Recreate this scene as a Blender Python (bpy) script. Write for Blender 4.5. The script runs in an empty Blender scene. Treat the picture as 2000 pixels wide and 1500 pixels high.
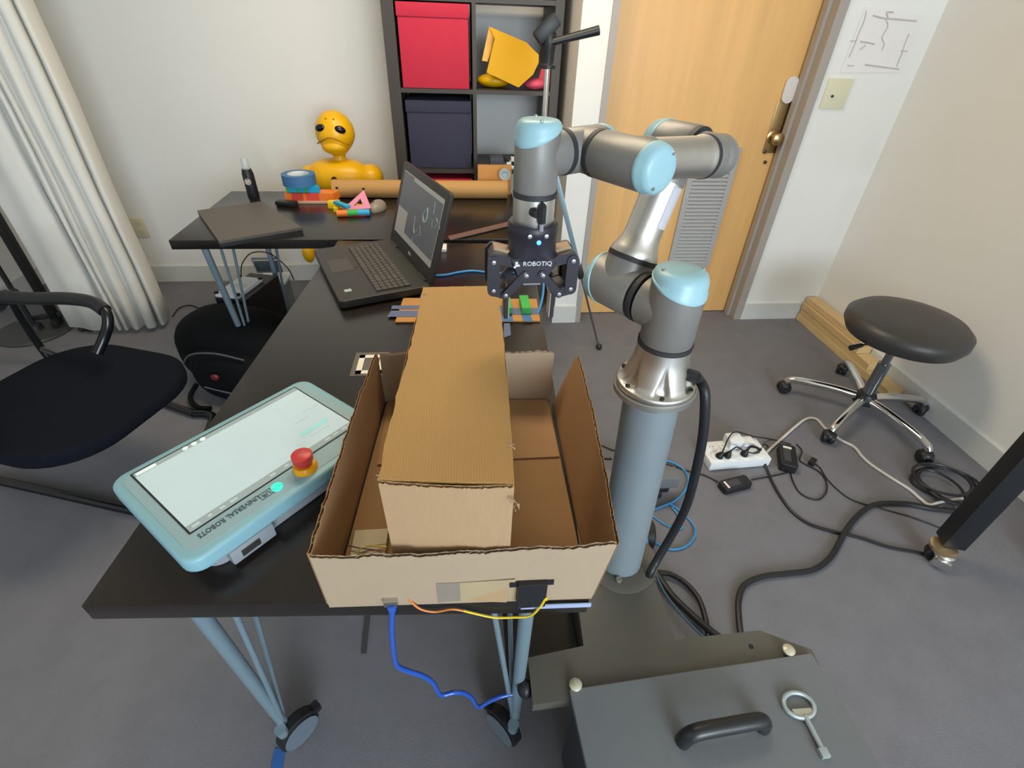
import bpy, bmesh, math, random
from mathutils import Vector, Matrix, Quaternion
random.seed(7)
S = bpy.context.scene
COL = S.collection
PI = math.pi
V = Vector

# ------------------------------------------------------------------ camera
F, CAMH = 959.0, 1.446                      # focal length in pixels of a 2000 px wide frame, eye height
down = V((950.0 - 1000, 2045.0 - 750, F)).normalized()
_y = -((890 - 1000) * down.x + F * down.z) / down.y
dep = V((890 - 1000, _y, F)).normalized()
lat = dep.cross(-down)
RM = Matrix((lat, dep, -down))              # camera (x right, y down, z forward) -> world
EYE = V((0, 0, CAMH))
cam = bpy.data.cameras.new('camera'); camo = bpy.data.objects.new('camera', cam); COL.objects.link(camo)
cam.sensor_width = 36; cam.lens = F / 2000 * 36; cam.clip_start = .02; cam.clip_end = 60
bx, by, bz = RM @ V((1, 0, 0)), RM @ V((0, -1, 0)), RM @ V((0, 0, -1))
camo.matrix_world = Matrix(((bx.x, by.x, bz.x, 0), (bx.y, by.y, bz.y, 0), (bx.z, by.z, bz.z, CAMH), (0, 0, 0, 1)))
S.camera = camo
S.view_settings.view_transform = 'Standard'; S.view_settings.look = 'None'
S.view_settings.gamma = 1; S.view_settings.use_curve_mapping = False
S.view_settings.exposure = 0.0
w = bpy.data.worlds.new('sky'); S.world = w; w.use_nodes = True
w.node_tree.nodes['Background'].inputs[0].default_value = (.75, .87, 1, 1)
w.node_tree.nodes['Background'].inputs[1].default_value = 1.0
def area(name, loc, rot, sx, sy, power, col, spread=180):
    l = bpy.data.lights.new(name, 'AREA'); l.shape = 'RECTANGLE'; l.size = sx; l.size_y = sy
    l.energy = power; l.color = col; l.spread = math.radians(spread)
    o = bpy.data.objects.new(name, l); COL.objects.link(o); o.location = loc; o.rotation_euler = rot
    return o
# daylight through the wide window behind the camera, and two warm ceiling panels
area('daylight_window', (1.15, -3.28, 1.62), (math.radians(90), 0, 0), 1.8, 1.5, 160, (.78, .90, 1.0))
area('ceiling_panel', (.0, 1.8, 2.48), (0, 0, 0), 1.3, .6, 33, (1.0, .84, .60))

def ray(px, py): return RM @ V((px - 1000, py - 750, F))
def az(px, py, z): v = ray(px, py); return EYE + v * ((z - CAMH) / v.z)
def ay(px, py, y): v = ray(px, py); return EYE + v * (y / v.y)
def ax(px, py, x): v = ray(px, py); return EYE + v * (x / v.x)

# ------------------------------------------------------------------ materials
def lin(h):
    h = h.lstrip('#'); r = []
    for i in (0, 2, 4):
        c = int(h[i:i + 2], 16) / 255
        r.append(c / 12.92 if c <= .04045 else ((c + .055) / 1.055) ** 2.4)
    return (*r, 1)
MATS = {}
def M(name, col, rough=.5, metal=0., var=.06, scale=18, bump=0., bscale=120, emit=None, es=1., alpha=1., trans=0., stretch=None, coat=0., spec=.5):
    if name in MATS: return MATS[name]
    m = bpy.data.materials.new(name); m.use_nodes = True; nt = m.node_tree; b = nt.nodes['Principled BSDF']
    c = lin(col) if isinstance(col, str) else (*col, 1)
    b.inputs['Roughness'].default_value = rough; b.inputs['Metallic'].default_value = metal
    b.inputs['Coat Weight'].default_value = coat; b.inputs['Specular IOR Level'].default_value = spec
    if trans: b.inputs['Transmission Weight'].default_value = trans
    if alpha < 1: b.inputs['Alpha'].default_value = alpha
    tc = nt.nodes.new('ShaderNodeTexCoord'); mp = nt.nodes.new('ShaderNodeMapping')
    nt.links.new(tc.outputs['Object'], mp.inputs[0])
    if stretch: mp.inputs['Scale'].default_value = stretch
    n = nt.nodes.new('ShaderNodeTexNoise'); n.inputs['Scale'].default_value = scale; n.inputs['Detail'].default_value = 5
    nt.links.new(mp.outputs[0], n.inputs['Vector'])
    mx = nt.nodes.new('ShaderNodeMix'); mx.data_type = 'RGBA'
    mx.inputs[6].default_value = tuple(x * (1 - var) for x in c[:3]) + (1,)
    mx.inputs[7].default_value = tuple(min(1, x * (1 + var)) for x in c[:3]) + (1,)
    nt.links.new(n.outputs['Fac'], mx.inputs[0]); nt.links.new(mx.outputs[2], b.inputs['Base Color'])
    if bump:
        n2 = nt.nodes.new('ShaderNodeTexNoise'); n2.inputs['Scale'].default_value = bscale; n2.inputs['Detail'].default_value = 4
        nt.links.new(mp.outputs[0], n2.inputs['Vector'])
        bp = nt.nodes.new('ShaderNodeBump'); bp.inputs['Strength'].default_value = bump; bp.inputs['Distance'].default_value = .004
        nt.links.new(n2.outputs['Fac'], bp.inputs['Height']); nt.links.new(bp.outputs[0], b.inputs['Normal'])
    if emit:
        b.inputs['Emission Color'].default_value = lin(emit); b.inputs['Emission Strength'].default_value = es
    MATS[name] = m
    return m
def wave_mat(name, c1, c2, scale, dist, rough, axis='X', stretch=(1, 1, 1), noise=1.0, bump=0., bands=True):
    m = bpy.data.materials.new(name); m.use_nodes = True; nt = m.node_tree; b = nt.nodes['Principled BSDF']
    b.inputs['Roughness'].default_value = rough
    tc = nt.nodes.new('ShaderNodeTexCoord'); mp = nt.nodes.new('ShaderNodeMapping'); mp.inputs['Scale'].default_value = stretch
    nt.links.new(tc.outputs['Object'], mp.inputs[0])
    wv = nt.nodes.new('ShaderNodeTexWave'); wv.bands_direction = axis; wv.inputs['Scale'].default_value = scale
    wv.inputs['Distortion'].default_value = dist; wv.inputs['Detail'].default_value = 3; wv.inputs['Detail Scale'].default_value = noise
    nt.links.new(mp.outputs[0], wv.inputs['Vector'])
    n = nt.nodes.new('ShaderNodeTexNoise'); n.inputs['Scale'].default_value = 6; n.inputs['Detail'].default_value = 6
    nt.links.new(mp.outputs[0], n.inputs['Vector'])
    ad = nt.nodes.new('ShaderNodeMath'); ad.operation = 'MULTIPLY'
    nt.links.new(wv.outputs['Fac'], ad.inputs[0]); nt.links.new(n.outputs['Fac'], ad.inputs[1])
    mx = nt.nodes.new('ShaderNodeMix'); mx.data_type = 'RGBA'; mx.inputs[6].default_value = lin(c1); mx.inputs[7].default_value = lin(c2)
    nt.links.new(ad.outputs[0], mx.inputs[0]); nt.links.new(mx.outputs[2], b.inputs['Base Color'])
    if bump:
        bp = nt.nodes.new('ShaderNodeBump'); bp.inputs['Strength'].default_value = bump; bp.inputs['Distance'].default_value = .002
        nt.links.new(wv.outputs['Fac'], bp.inputs['Height']); nt.links.new(bp.outputs[0], b.inputs['Normal'])
    return m
wall_m = M('painted_wall', (.80, .79, .76), .85, var=.015, scale=3, bump=.04, bscale=90)
ceil_m = M('ceiling_paint', (.80, .74, .62), .9, var=.02)
base_m = M('vinyl_base', (.62, .63, .61), .6, var=.04)
carpet_m = M('carpet', (.178, .178, .202), .95, var=.16, scale=9, bump=.5, bscale=420)
door_m = M('door_veneer', '#deae6e', .42, var=.17, scale=3.2, stretch=(7, 1, .45))
frame_m = M('frame_paint', '#a39b94', .5, var=.04)
vent_m = M('vent_paint', '#a6a5a4', .5, var=.03)
brass_m = M('satin_brass', '#b59a6e', .28, 1.0)
steel_m = M('steel', '#c9c9c9', .25, 1.0, var=.03)
chrome_m = M('chrome', '#dedede', .08, 1.0, var=.0)
alu_m = M('brushed_aluminium', '#d6d3ce', .40, 1.0, var=.05, scale=60)
urgrey_m = M('robot_grey', '#84827f', .42, .25, var=.03)
urblue_m = M('robot_blue', '#98c0cc', .38, var=.02)
ring_m = M('rubber_black', '#2c2d30', .6, var=.05)
blk_m = M('black_plastic', '#1c1d21', .45, var=.08)
grip_m = M('gripper_black', '#23212c', .42, var=.08)
blkglossy_m = M('black_gloss', '#101114', .2, var=.05)
desk_m = M('black_brown_laminate', '#231e1c', .25, var=.14, scale=14, stretch=(8, .8, 8), bump=.03, bscale=60)
deskedge_m = M('black_edge_band', '#1d1a1b', .4, var=.08)
leg_m = M('grey_lacquer', '#7f94a0', .4, .3, var=.05)
steelgrey_m = M('powder_grey', '#6f7377', .5, .1, var=.05, scale=40, bump=.05, bscale=300)
steeldark_m = M('powder_dark_grey', '#5b5851', .5, .1, var=.06, scale=30, bump=.05, bscale=300)
col_m = M('pedestal_paint', '#828d94', .45, .15, var=.03)
card_m = wave_mat('cardboard', '#ab8650', '#9d7844', 90, .6, .8, 'X', (1, 1, 1), 2, .12)
cardd_m = M('cardboard_plain', '#96744c', .85, var=.07, scale=12, bump=.1, bscale=60)
cardp_m = M('cardboard_pale', '#a8937b', .85, var=.06, scale=12, bump=.1, bscale=60)
cardi_m = M('cardboard_inside', '#a27e58', .85, var=.07, scale=9, bump=.08, bscale=60)
white_m = M('white_plastic', '#e6e8ea', .4, var=.02)
cream_m = M('cream_plastic', '#d8d3b8', .45, var=.02)
yellow_m = M('yellow_shell', '#eeb408', .36, var=.03)
yellowp_m = M('yellow_panel', '#dba407', .5, var=.03, spec=.25)
curtain_m = M('curtain_cloth', (.78, .77, .73), .9, var=.02, bump=.05, bscale=300)
shelf_m = M('shelf_black_brown', '#3b342f', .5, var=.1, scale=20)
redbox_m = M('red_fabric_box', '#bf2440', .8, var=.05, bump=.1, bscale=400)
navybox_m = M('navy_fabric_box', '#34344a', .85, var=.05, bump=.1, bscale=400)
pine_m = wave_mat('pine', '#d8bd8c', '#c19a62', 6, 4, .6, 'X', (6, .6, 6), 1.5)
fabric_m = M('black_seat_fabric', '#12161f', .95, spec=.12, var=.15, scale=200, bump=.2, bscale=500)
vinyl_m = M('grey_vinyl', '#3a3838', .42, var=.06, bump=.05, bscale=250)
laptop_m = M('laptop_shell', '#2f2d2b', .45, .1, var=.05)
key_m = M('key_plastic', '#45423e', .5, var=.05)
screenlit = M('screen_light', '#8d8c88', .3, emit='#8b8a86', es=.28)
screendark = M('screen_dark', '#4c4e53', .3, emit='#5a5c62', es=.28)
screenink = M('screen_ink', '#7d8c8c', .3, emit='#9fb0b0', es=.12)
tabscr_m = M('tablet_screen', '#a9b9bd', .22, emit='#c6dde2', es=.36)
tabbar_m = M('tablet_bar', '#8b989a', .22, emit='#9fb0ae', es=.30)
tabicon_m = M('tablet_icon', '#c5ced0', .25, emit='#dcecea', es=.45)
tabteal_m = M('tablet_teal', '#8cc4c4', .25, emit='#9fd8d6', es=.4)
tab_m = M('tablet_shell', '#84b0bd', .42, var=.02)
tabface_m = M('tablet_face', '#90adb7', .42, var=.02)
red_m = M('red_button', '#c63a36', .4)
amber_m = M('amber_ring', '#e5a00c', .4)
ledg_m = M('green_light', '#30e0b0', .3, emit='#2ff0bc', es=1.0)
ledb_m = M('blue_light', '#2a50ff', .3, emit='#2a6cff', es=9)
bluetape_m = M('blue_tape', '#3f6f9f', .6, var=.05)
bluecable_m = M('blue_cable', '#2f8fcf', .4, var=.04)
usb_m = M('usb_blue', '#2858b8', .25, var=.1, coat=.5)
wirey_m = M('wire_yellow', '#e5c420', .45); wireo_m = M('wire_orange', '#d07a28', .45); wireg_m = M('wire_green', '#9fae30', .5)
green_m = M('green_block', '#3aa84a', .6); pink_m = M('pink_plastic', '#e08aa4', .5); hotpink_m = M('hot_pink', '#d8506a', .6)
orange_m = M('orange_plastic', '#ee7d2a', .45); redp_m = M('red_plastic', '#e04a3c', .45); cyan_m = M('cyan_plastic', '#1fa2d2', .45)
yel_m = M('yellow_plastic', '#f0c80e', .45)
glass_m = M('clear_plastic', '#c9d3d6', .15, alpha=.55)
paper_m = M('paper', '#e8e2da', .8, var=.02); ink_m = M('pencil_ink', '#c4b9b4', .8)
dirt_m = M('dark_screw', '#4a4438', .4, .6)

# ------------------------------------------------------------------ mesh helpers (each adds a shape to a bmesh)
def NB(): return bmesh.new()
def box(bm, x0, x1, y0, y1, z0, z1, T=None, bev=0.):
    b = bmesh.new(); bmesh.ops.create_cube(b, size=1)
    bmesh.ops.scale(b, vec=(x1 - x0, y1 - y0, z1 - z0), verts=b.verts)
    bmesh.ops.translate(b, vec=((x0 + x1) / 2, (y0 + y1) / 2, (z0 + z1) / 2), verts=b.verts)
    if bev: bmesh.ops.bevel(b, geom=b.edges[:], offset=bev, segments=2, affect='EDGES', profile=.6)
    return merge(bm, b, T)
def merge(bm, b, T=None):
    if T is not None: b.transform(T)
    me = bpy.data.meshes.new('tmp'); b.to_mesh(me); b.free(); bm.from_mesh(me); bpy.data.meshes.remove(me)
    return bm
def frame_of(axis):
    a = V(axis).normalized(); t = V((0, 0, 1)) if abs(a.z) < .95 else V((1, 0, 0))
    x = t.cross(a).normalized(); y = a.cross(x); return x, y, a
def axT(p, a, s=None):                      # matrix with local z along a, local x towards s
    a = V(a).normalized()
    if s is None: x, y, a = frame_of(a)
    else: x = (V(s) - a * V(s).dot(a)).normalized(); y = a.cross(x)
    p = V(p)
    return Matrix(((x.x, y.x, a.x, p.x), (x.y, y.y, a.y, p.y), (x.z, y.z, a.z, p.z), (0, 0, 0, 1)))
def lathe(bm, prof, T=None, seg=32, cap=True, skew=None):
    b = bmesh.new(); rings = []
    for r, z in prof:
        if r < 1e-6: rings.append([b.verts.new((0, 0, z))]); continue
        rings.append([b.verts.new((r * math.cos(2 * PI * i / seg), r * math.sin(2 * PI * i / seg), z)) for i in range(seg)])
    for A, B in zip(rings, rings[1:]):
        for i in range(seg):
            j = (i + 1) % seg
            if len(A) == 1 and len(B) == 1: continue
            if len(A) == 1: b.faces.new((A[0], B[j], B[i]))
            elif len(B) == 1: b.faces.new((A[i], A[j], B[0]))
            else: b.faces.new((A[i], A[j], B[j], B[i]))
    if cap:
        if len(rings[0]) > 1: b.faces.new(rings[0][::-1])
        if len(rings[-1]) > 1: b.faces.new(rings[-1])
    if skew:
        for v in b.verts: skew(v)
    bmesh.ops.recalc_face_normals(b, faces=b.faces[:])
    return merge(bm, b, T)
def cyl(bm, p0, p1, r0, r1=None, seg=24):
    p0, p1 = V(p0), V(p1); d = p1 - p0
    return lathe(bm, [(r0, 0), (r0 if r1 is None else r1, d.length)], axT(p0, d), seg)
def smooth_path(pts, n=6):
    P = [V(p) for p in pts]
    if len(P) < 3: return P
    out = []
    for i in range(len(P) - 1):
        p0, p1, p2, p3 = P[max(i - 1, 0)], P[i], P[i + 1], P[min(i + 2, len(P) - 1)]
        for k in range(n):
            t = k / n
            out.append(.5 * ((2 * p1) + (p2 - p0) * t + (2 * p0 - 5 * p1 + 4 * p2 - p3) * t * t + (3 * p1 - p0 - 3 * p2 + p3) * t ** 3))
    out.append(P[-1]); return out
def tube(bm, pts, r, seg=8, n=6, closed=False):
    P = smooth_path(pts, n) if n else [V(p) for p in pts]
    b = bmesh.new(); rings = []; N = None
    for i, p in enumerate(P):
        t = (P[min(i + 1, len(P) - 1)] - P[max(i - 1, 0)])
        if t.length < 1e-9: continue
        t.normalize()
        if N is None: N = frame_of(t)[0]
        N = (N - t * N.dot(t)).normalized(); B = t.cross(N)
        rr = r(i / (len(P) - 1)) if callable(r) else r
        rings.append([b.verts.new(p + (N * math.cos(2 * PI * k / seg) + B * math.sin(2 * PI * k / seg)) * rr) for k in range(seg)])
    for A, Bq in zip(rings, rings[1:]):
        for i in range(seg): b.faces.new((A[i], A[(i + 1) % seg], Bq[(i + 1) % seg], Bq[i]))
    b.faces.new(rings[0][::-1]); b.faces.new(rings[-1])
    bmesh.ops.recalc_face_normals(b, faces=b.faces[:])
    return merge(bm, b)
def prism(bm, poly, z0, z1, T=None, bev=0., flat=True):
    b = bmesh.new()
    A = [b.verts.new((x, y, z0)) for x, y in poly]; B = [b.verts.new((x, y, z1)) for x, y in poly]
    b.faces.new(A[::-1]); b.faces.new(B)
    for i in range(len(A)):
        j = (i + 1) % len(A); b.faces.new((A[i], A[j], B[j], B[i]))
    bmesh.ops.recalc_face_normals(b, faces=b.faces[:])
    if bev:
        es = [e for e in b.edges if abs(e.verts[0].co.z - e.verts[1].co.z) < 1e-6]
        bmesh.ops.bevel(b, geom=es, offset=bev, segments=3, affect='EDGES', profile=.6)
    return merge(bm, b, T)
def rrect(w, h, r, n=5):
    out = []
    for cx, cy, a0 in ((w / 2 - r, h / 2 - r, 0), (-w / 2 + r, h / 2 - r, 90), (-w / 2 + r, -h / 2 + r, 180), (w / 2 - r, -h / 2 + r, 270)):
        for i in range(n + 1):
            a = math.radians(a0 + 90 * i / n); out.append((cx + r * math.cos(a), cy + r * math.sin(a)))
    return out
def ell(bm, c, r, T=None, seg=28, rings=18, fn=None):
    b = bmesh.new(); bmesh.ops.create_uvsphere(b, u_segments=seg, v_segments=rings, radius=1)
    for v in b.verts:
        if fn: fn(v)
        v.co = V((v.co.x * r[0], v.co.y * r[1], v.co.z * r[2])) + V(c)
    return merge(bm, b, T)
def quadprism(bm, pts, th):                 # flat quad/polygon in space given thickness along its normal
    P = [V(p) for p in pts]; n = (P[1] - P[0]).cross(P[2] - P[0]).normalized() * th
    b = bmesh.new(); A = [b.verts.new(p) for p in P]; B = [b.verts.new(p + n) for p in P]
    b.faces.new(A[::-1]); b.faces.new(B)
    for i in range(len(A)):
        j = (i + 1) % len(A); b.faces.new((A[i], A[j], B[j], B[i]))
    bmesh.ops.recalc_face_normals(b, faces=b.faces[:])
    return merge(bm, b)

OFF = {}
def link(name, bm, mat, parent, off, smooth=40):
    me = bpy.data.meshes.new(name)
    if off.length: bmesh.ops.translate(bm, vec=-off, verts=bm.verts)
    bm.to_mesh(me); bm.free()
    me.materials.append(mat)
    if smooth:
        for p in me.polygons: p.use_smooth = True
        me.set_sharp_from_angle(angle=math.radians(smooth))
    o = bpy.data.objects.new(name, me); COL.objects.link(o)
    if parent: o.parent = parent
    OFF[o] = off
    return o
def thing(name, label, cat, loc=(0, 0, 0), group=None):
    o = bpy.data.objects.new(name, None); COL.objects.link(o); o.location = loc; o.empty_display_size = .05
    o['label'] = label; o['category'] = cat
    if group: o['group'] = group
    OFF[o] = V(loc); return o
def part(name, bm, mat, parent, label=None, kind=None, smooth=40):
    o = link(name, bm, mat, parent, OFF[parent], smooth)
    if label: o['label'] = label
    if kind: o['kind'] = kind
    return o
def solo(name, bm, mat, label, cat, loc=None, group=None, smooth=40):
    if loc is None:
        lo = V((min(v.co[i] for v in bm.verts) for i in range(3))); hi = V((max(v.co[i] for v in bm.verts) for i in range(3)))
        loc = V(((lo.x + hi.x) / 2, (lo.y + hi.y) / 2, lo.z))
    loc = V(loc); o = link(name, bm, mat, None, loc, smooth); o.location = loc
    o['label'] = label; o['category'] = cat
    if group: o['group'] = group
    return o
def struct(name, bm, mat, smooth=0):
    o = link(name, bm, mat, None, V((0, 0, 0)), smooth); o['kind'] = 'structure'; return o
def text_bm(body, size, T, depth=.0004, align='CENTER'):
    cu = bpy.data.curves.new('t', 'FONT'); cu.body = body; cu.size = size; cu.extrude = depth; cu.align_x = align; cu.align_y = 'CENTER'
    cu.resolution_u = 2
    o = bpy.data.objects.new('t', cu); COL.objects.link(o)
    dg = bpy.context.evaluated_depsgraph_get(); me = bpy.data.meshes.new_from_object(o.evaluated_get(dg))
    bm = NB(); bm.from_mesh(me); bpy.data.meshes.remove(me); bpy.data.objects.remove(o); bpy.data.curves.remove(cu)
    bm.transform(T); return bm
def dup(o, parent=None, dz=V((0, 0, 0)), T=None):
    c = o.copy(); COL.objects.link(c)
    if parent: c.parent = parent
    for ch in list(o.children): dup(ch, c)
    return c

# ------------------------------------------------------------------ the room
YB, YD, XR, XL, YF, ZC = 3.19, 2.553, 2.16, -2.68, -3.4, 2.5
DX0, DX1, DTOP = .688, 1.655, 2.06
struct('floor', box(NB(), XL - .1, XR + .1, YF - .1, YB + .1, -.06, 0), carpet_m)
struct('ceiling', box(NB(), XL - .1, XR + .1, YF - .1, YB + .1, ZC, ZC + .06), ceil_m)
struct('wall_back', box(NB(), XL - .1, .62, YB, YB + .1, 0, ZC), wall_m)
b = NB()
box(b, .53, DX0 - .03, YD, YB + .1, 0, ZC)
box(b, DX1 + .045, XR, YD, YD + .14, 0, ZC)
box(b, DX0 - .03, DX1 + .045, YD, YD + .14, DTOP + .045, ZC)
struct('wall_door', b, wall_m)
struct('wall_right', box(NB(), XR, XR + .1, YF - .1, YB + .1, 0, ZC), wall_m)
struct('wall_left', box(NB(), XL - .1, XL, YF - .1, YB + .1, 0, ZC), wall_m)
b = NB()                                    # wall behind the camera with its wide window opening
WX0, WX1, WZ = .2, 2.1, .85
box(b, XL, WX0, YF - .1, YF, 0, ZC); box(b, WX1, XR, YF - .1, YF, 0, ZC)
box(b, WX0, WX1, YF - .1, YF, 0, WZ); box(b, WX0, WX1, YF - .1, YF, 2.42, ZC)
struct('wall_rear', b, wall_m)
b = NB()
box(b, WX0, WX1, YF - .08, YF - .02, WZ, WZ + .05); box(b, WX0, WX1, YF - .08, YF - .02, 2.37, 2.42)
for x in (WX0, WX0 + .925, WX1 - .05): box(b, x, x + .05, YF - .08, YF - .02, WZ + .05, 2.37)
win = struct('window_1', b, frame_m)
for x in (WX0 + .05, WX0 + .975): part('pane', box(NB(), x, x + .875, YF - .055, YF - .045, WZ + .05, 2.37), M('window_glass', '#ffffff', .02, trans=1., var=0), win)
BB = .105
struct('baseboard_back', box(NB(), XL, .53, YB - .012, YB, 0, BB), base_m)
struct('baseboard_left', box(NB(), XL, XL + .012, YF, YB - .012, 0, BB), base_m)
struct('baseboard_right', box(NB(), XR - .012, XR, YF, YD, 0, BB), base_m)
b = NB(); box(b, .53, DX0 - .03, YD - .012, YD, 0, BB); box(b, .518, .53, YD - .012, YB - .012, 0, BB)
struct('baseboard_pillar', b, base_m)
struct('baseboard_door', box(NB(), DX1 + .045, XR - .012, YD - .012, YD, 0, BB), base_m)
# door with hollow metal frame
b = NB()
box(b, DX0 - .03, DX0, YD - .01, YD + .14, 0, DTOP + .045); box(b, DX1, DX1 + .045, YD - .01, YD + .14, 0, DTOP + .045)
box(b, DX0, DX1, YD - .01, YD + .14, DTOP, DTOP + .045)
box(b, DX1 - .016, DX1, YD + .045, YD + .085, 0, DTOP)
struct('trim_1', b, frame_m)
YS = YD + .10
door = struct('door_1', box(NB(), DX0, DX1, YS, YS + .045, .006, DTOP), door_m)
# louvred grille
def dpt(px, py): return ay(px, py, YS)
g0, g1 = dpt(1437, 292), dpt(1380, 552); g2, g3 = dpt(1305, 552), dpt(1340, 300)
gx0, gx1 = (g2.x + g3.x) / 2, (g0.x + g1.x) / 2; gz1 = g0.z + .01; gz0 = .30
b = NB()
for a in ((gx0, gx0 + .03, gz0, gz1), (gx1 - .03, gx1, gz0, gz1), (gx0 + .03, gx1 - .03, gz0, gz0 + .03), (gx0 + .03, gx1 - .03, gz1 - .03, gz1)):
    box(b, a[0], a[1], YS - .014, YS, a[2], a[3])
grille = part('vent_grille', b, vent_m, door, 'grey louvred vent low in the wooden door')
nsl = 30
for i in range(nsl):
    z = gz0 + .035 + (gz1 - gz0 - .07) * i / (nsl - 1)
    T = Matrix.Translation((0, YS - .006, z)) @ Matrix.Rotation(math.radians(-35), 4, 'X')
    part('slat', box(NB(), gx0 + .03, gx1 - .03, -.006, .006, -.0115, .0115, T), vent_m, grille, smooth=0)
# lock furniture
p = dpt(1517, 245); q = dpt(1533, 185)
b = NB(); box(b, p.x - .035, p.x + .035, YS - .006, YS, .93, 1.17, bev=.002); part('lock_plate', b, brass_m, door, 'brass lock plate')
b = NB(); prism(b, [(x, y) for x, y in rrect(.062, .115, .03)], 0, .014, axT((p.x + .005, YS - .002, 1.215), (0, -1, 0), (1, 0, 0)), .003)
part('lock_cover', b, M('lock_cover', '#d6d0cb', .4), door, 'pale rounded lock cover')
pk = V((p.x - .002, YS, 1.005))
b = NB(); lathe(b, [(.034, 0), (.034, .006), (.014, .012), (.013, .03), (.026, .038), (.031, .05), (.027, .062), (.012, .068), (0, .069)], axT(pk, (0, -1, 0)), 28)
part('door_knob', b, brass_m, door, 'brass ball door knob')
for dx, dz in ((.045, .17), (.0, -.12), (-.02, -.07)):
    b = NB(); lathe(b, [(.009, 0), (.009, .006), (0, .009)], axT(pk + V((dx, 0, dz)), (0, -1, 0)), 12); part('screw', b, dirt_m, door)
# switch plate, outlet, wall drawing
t = thing('light_switch', 'cream wall plate with a tiny screw, between the door frame and the corner', 'switch', (1.795, YD, 1.21))
b = NB(); box(b, 1.732, 1.857, YD - .007, YD, 1.15, 1.275, bev=.002); part('plate', b, cream_m, t)
b = NB(); lathe(b, [(.006, 0), (.006, .006), (0, .007)], axT((1.775, YD - .006, 1.203), (0, -1, 0)), 10); part('screw', b, dirt_m, t)
t = thing('wall_outlet', 'cream power outlet low on the wall right of the curtain', 'outlet', (-1.967, YB, .35))
b = NB(); box(b, -2.006, -1.928, YB - .007, YB, .295, .41, bev=.002); part('plate', b, cream_m, t)
for dz in (.325, .378):
    b = NB(); prism(b, rrect(.036, .03, .012), 0, .003, axT((-1.967, YB - .006, dz), (0, -1, 0), (1, 0, 0))); part('socket', b, M('socket_cream', '#cfc8a6', .5), t)
t = thing('wall_sketch', 'faint pencil floor plan on white paper high beside the door', 'drawing', (1.92, YD, 1.3))
P4 = [ay(*p, YD - .001) for p in ((1640, 142), (1758, 142), (1805, 30), (1690, 14))]
part('paper', quadprism(NB(), P4, .0012), M('sketch_paper', (.80, .775, .76), .85, var=.01), t, smooth=0)
def stroke(pts, r=.002): return tube(NB(), [ay(x, y, YD - .0035) for x, y in pts], r, 5, 4)
for pts, r in (([(1692, 20), (1688, 40), (1677, 65), (1672, 80), (1658, 112)], .0022), ([(1661, 80), (1673, 80)], .002), ([(1705, 30), (1728, 36), (1745, 37), (1790, 41)], .003),
               ([(1731, 40), (1734, 52), (1723, 72), (1727, 86), (1722, 98)], .0022), ([(1680, 81), (1694, 83), (1708, 86)], .003), ([(1680, 96), (1690, 89)], .003),
               ([(1776, 66), (1768, 84), (1760, 108), (1751, 130)], .0022), ([(1760, 100), (1772, 100)], .002), ([(1655, 128), (1668, 128)], .002), ([(1690, 126), (1710, 129), (1755, 135)], .003), ([(1734, 34), (1732, 24), (1745, 24)], .003)):
    part('pencil_line', stroke(pts, r), ink_m, t)

# curtain: gathered divider hanging from the ceiling
prof = []
def cpt(px, py): return az(px, py, .03)
key = [(138, 638), (160, 640), (180, 645), (200, 644), (216, 641), (224, 634), (233, 645), (240, 640), (247, 645), (254, 638), (268, 644), (284, 634), (292, 641), (305, 638), (309, 628), (318, 635), (328, 624), (331, 612)]
path = smooth_path([cpt(*k) for k in key], 6)
cb = bmesh.new(); nz = 14; cols = []
for p in path:
    col = []
    for k in range(nz + 1):
        z = .03 + (ZC - .03) * k / nz; s = 1 - .12 * k / nz
        col.append(cb.verts.new((p.x + .004 * math.sin(k * 1.3 + p.x * 30), 2.57 + (p.y - 2.57) * s, z)))
    cols.append(col)
for A, B in zip(cols, cols[1:]):
    for k in range(nz): cb.faces.new((A[k], B[k], B[k + 1], A[k + 1]))
bmesh.ops.recalc_face_normals(cb, faces=cb.faces[:])
cur = solo('curtain', cb, curtain_m, 'long white gathered curtain hanging to the floor at the left', 'curtain', smooth=80)
sm = cur.modifiers.new('th', 'SOLIDIFY'); sm.thickness = .003

# ------------------------------------------------------------------ furniture: tables
TZ = .735
def castor(T, parent, r=.045):
    b = NB(); lathe(b, [(0, -.016), (r * .8, -.016), (r, -.011), (r, .011), (r * .8, .016), (0, .016)], T @ axT((0, 0, r), (0, 1, 0)), 28); part('wheel', b, blk_m, parent)
    b = NB()
    lathe(b, [(0, .0165), (r * .86, .0165), (r * .86, .0185), (0, .0185)], T @ axT((0, 0, r), (0, 1, 0)), 28)
    lathe(b, [(0, .0165), (r * .86, .0165), (r * .86, .0185), (0, .0185)], T @ axT((0, 0, r), (0, -1, 0)), 28)
    part('wheel_cover', b, M('wheel_grey', '#66717d', .4), parent)
    b = NB(); box(b, r * .1, r * 1.25, -.012, .012, r * 1.0, r * 1.45, T, .004); part('brake_lever', b, blk_m, parent)
    b = NB(); cyl(b, T @ V((-.025, 0, r)), T @ V((-.03, 0, r * 2.3)), .012, .013, 14); part('castor_stem', b, leg_m, parent)
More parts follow.
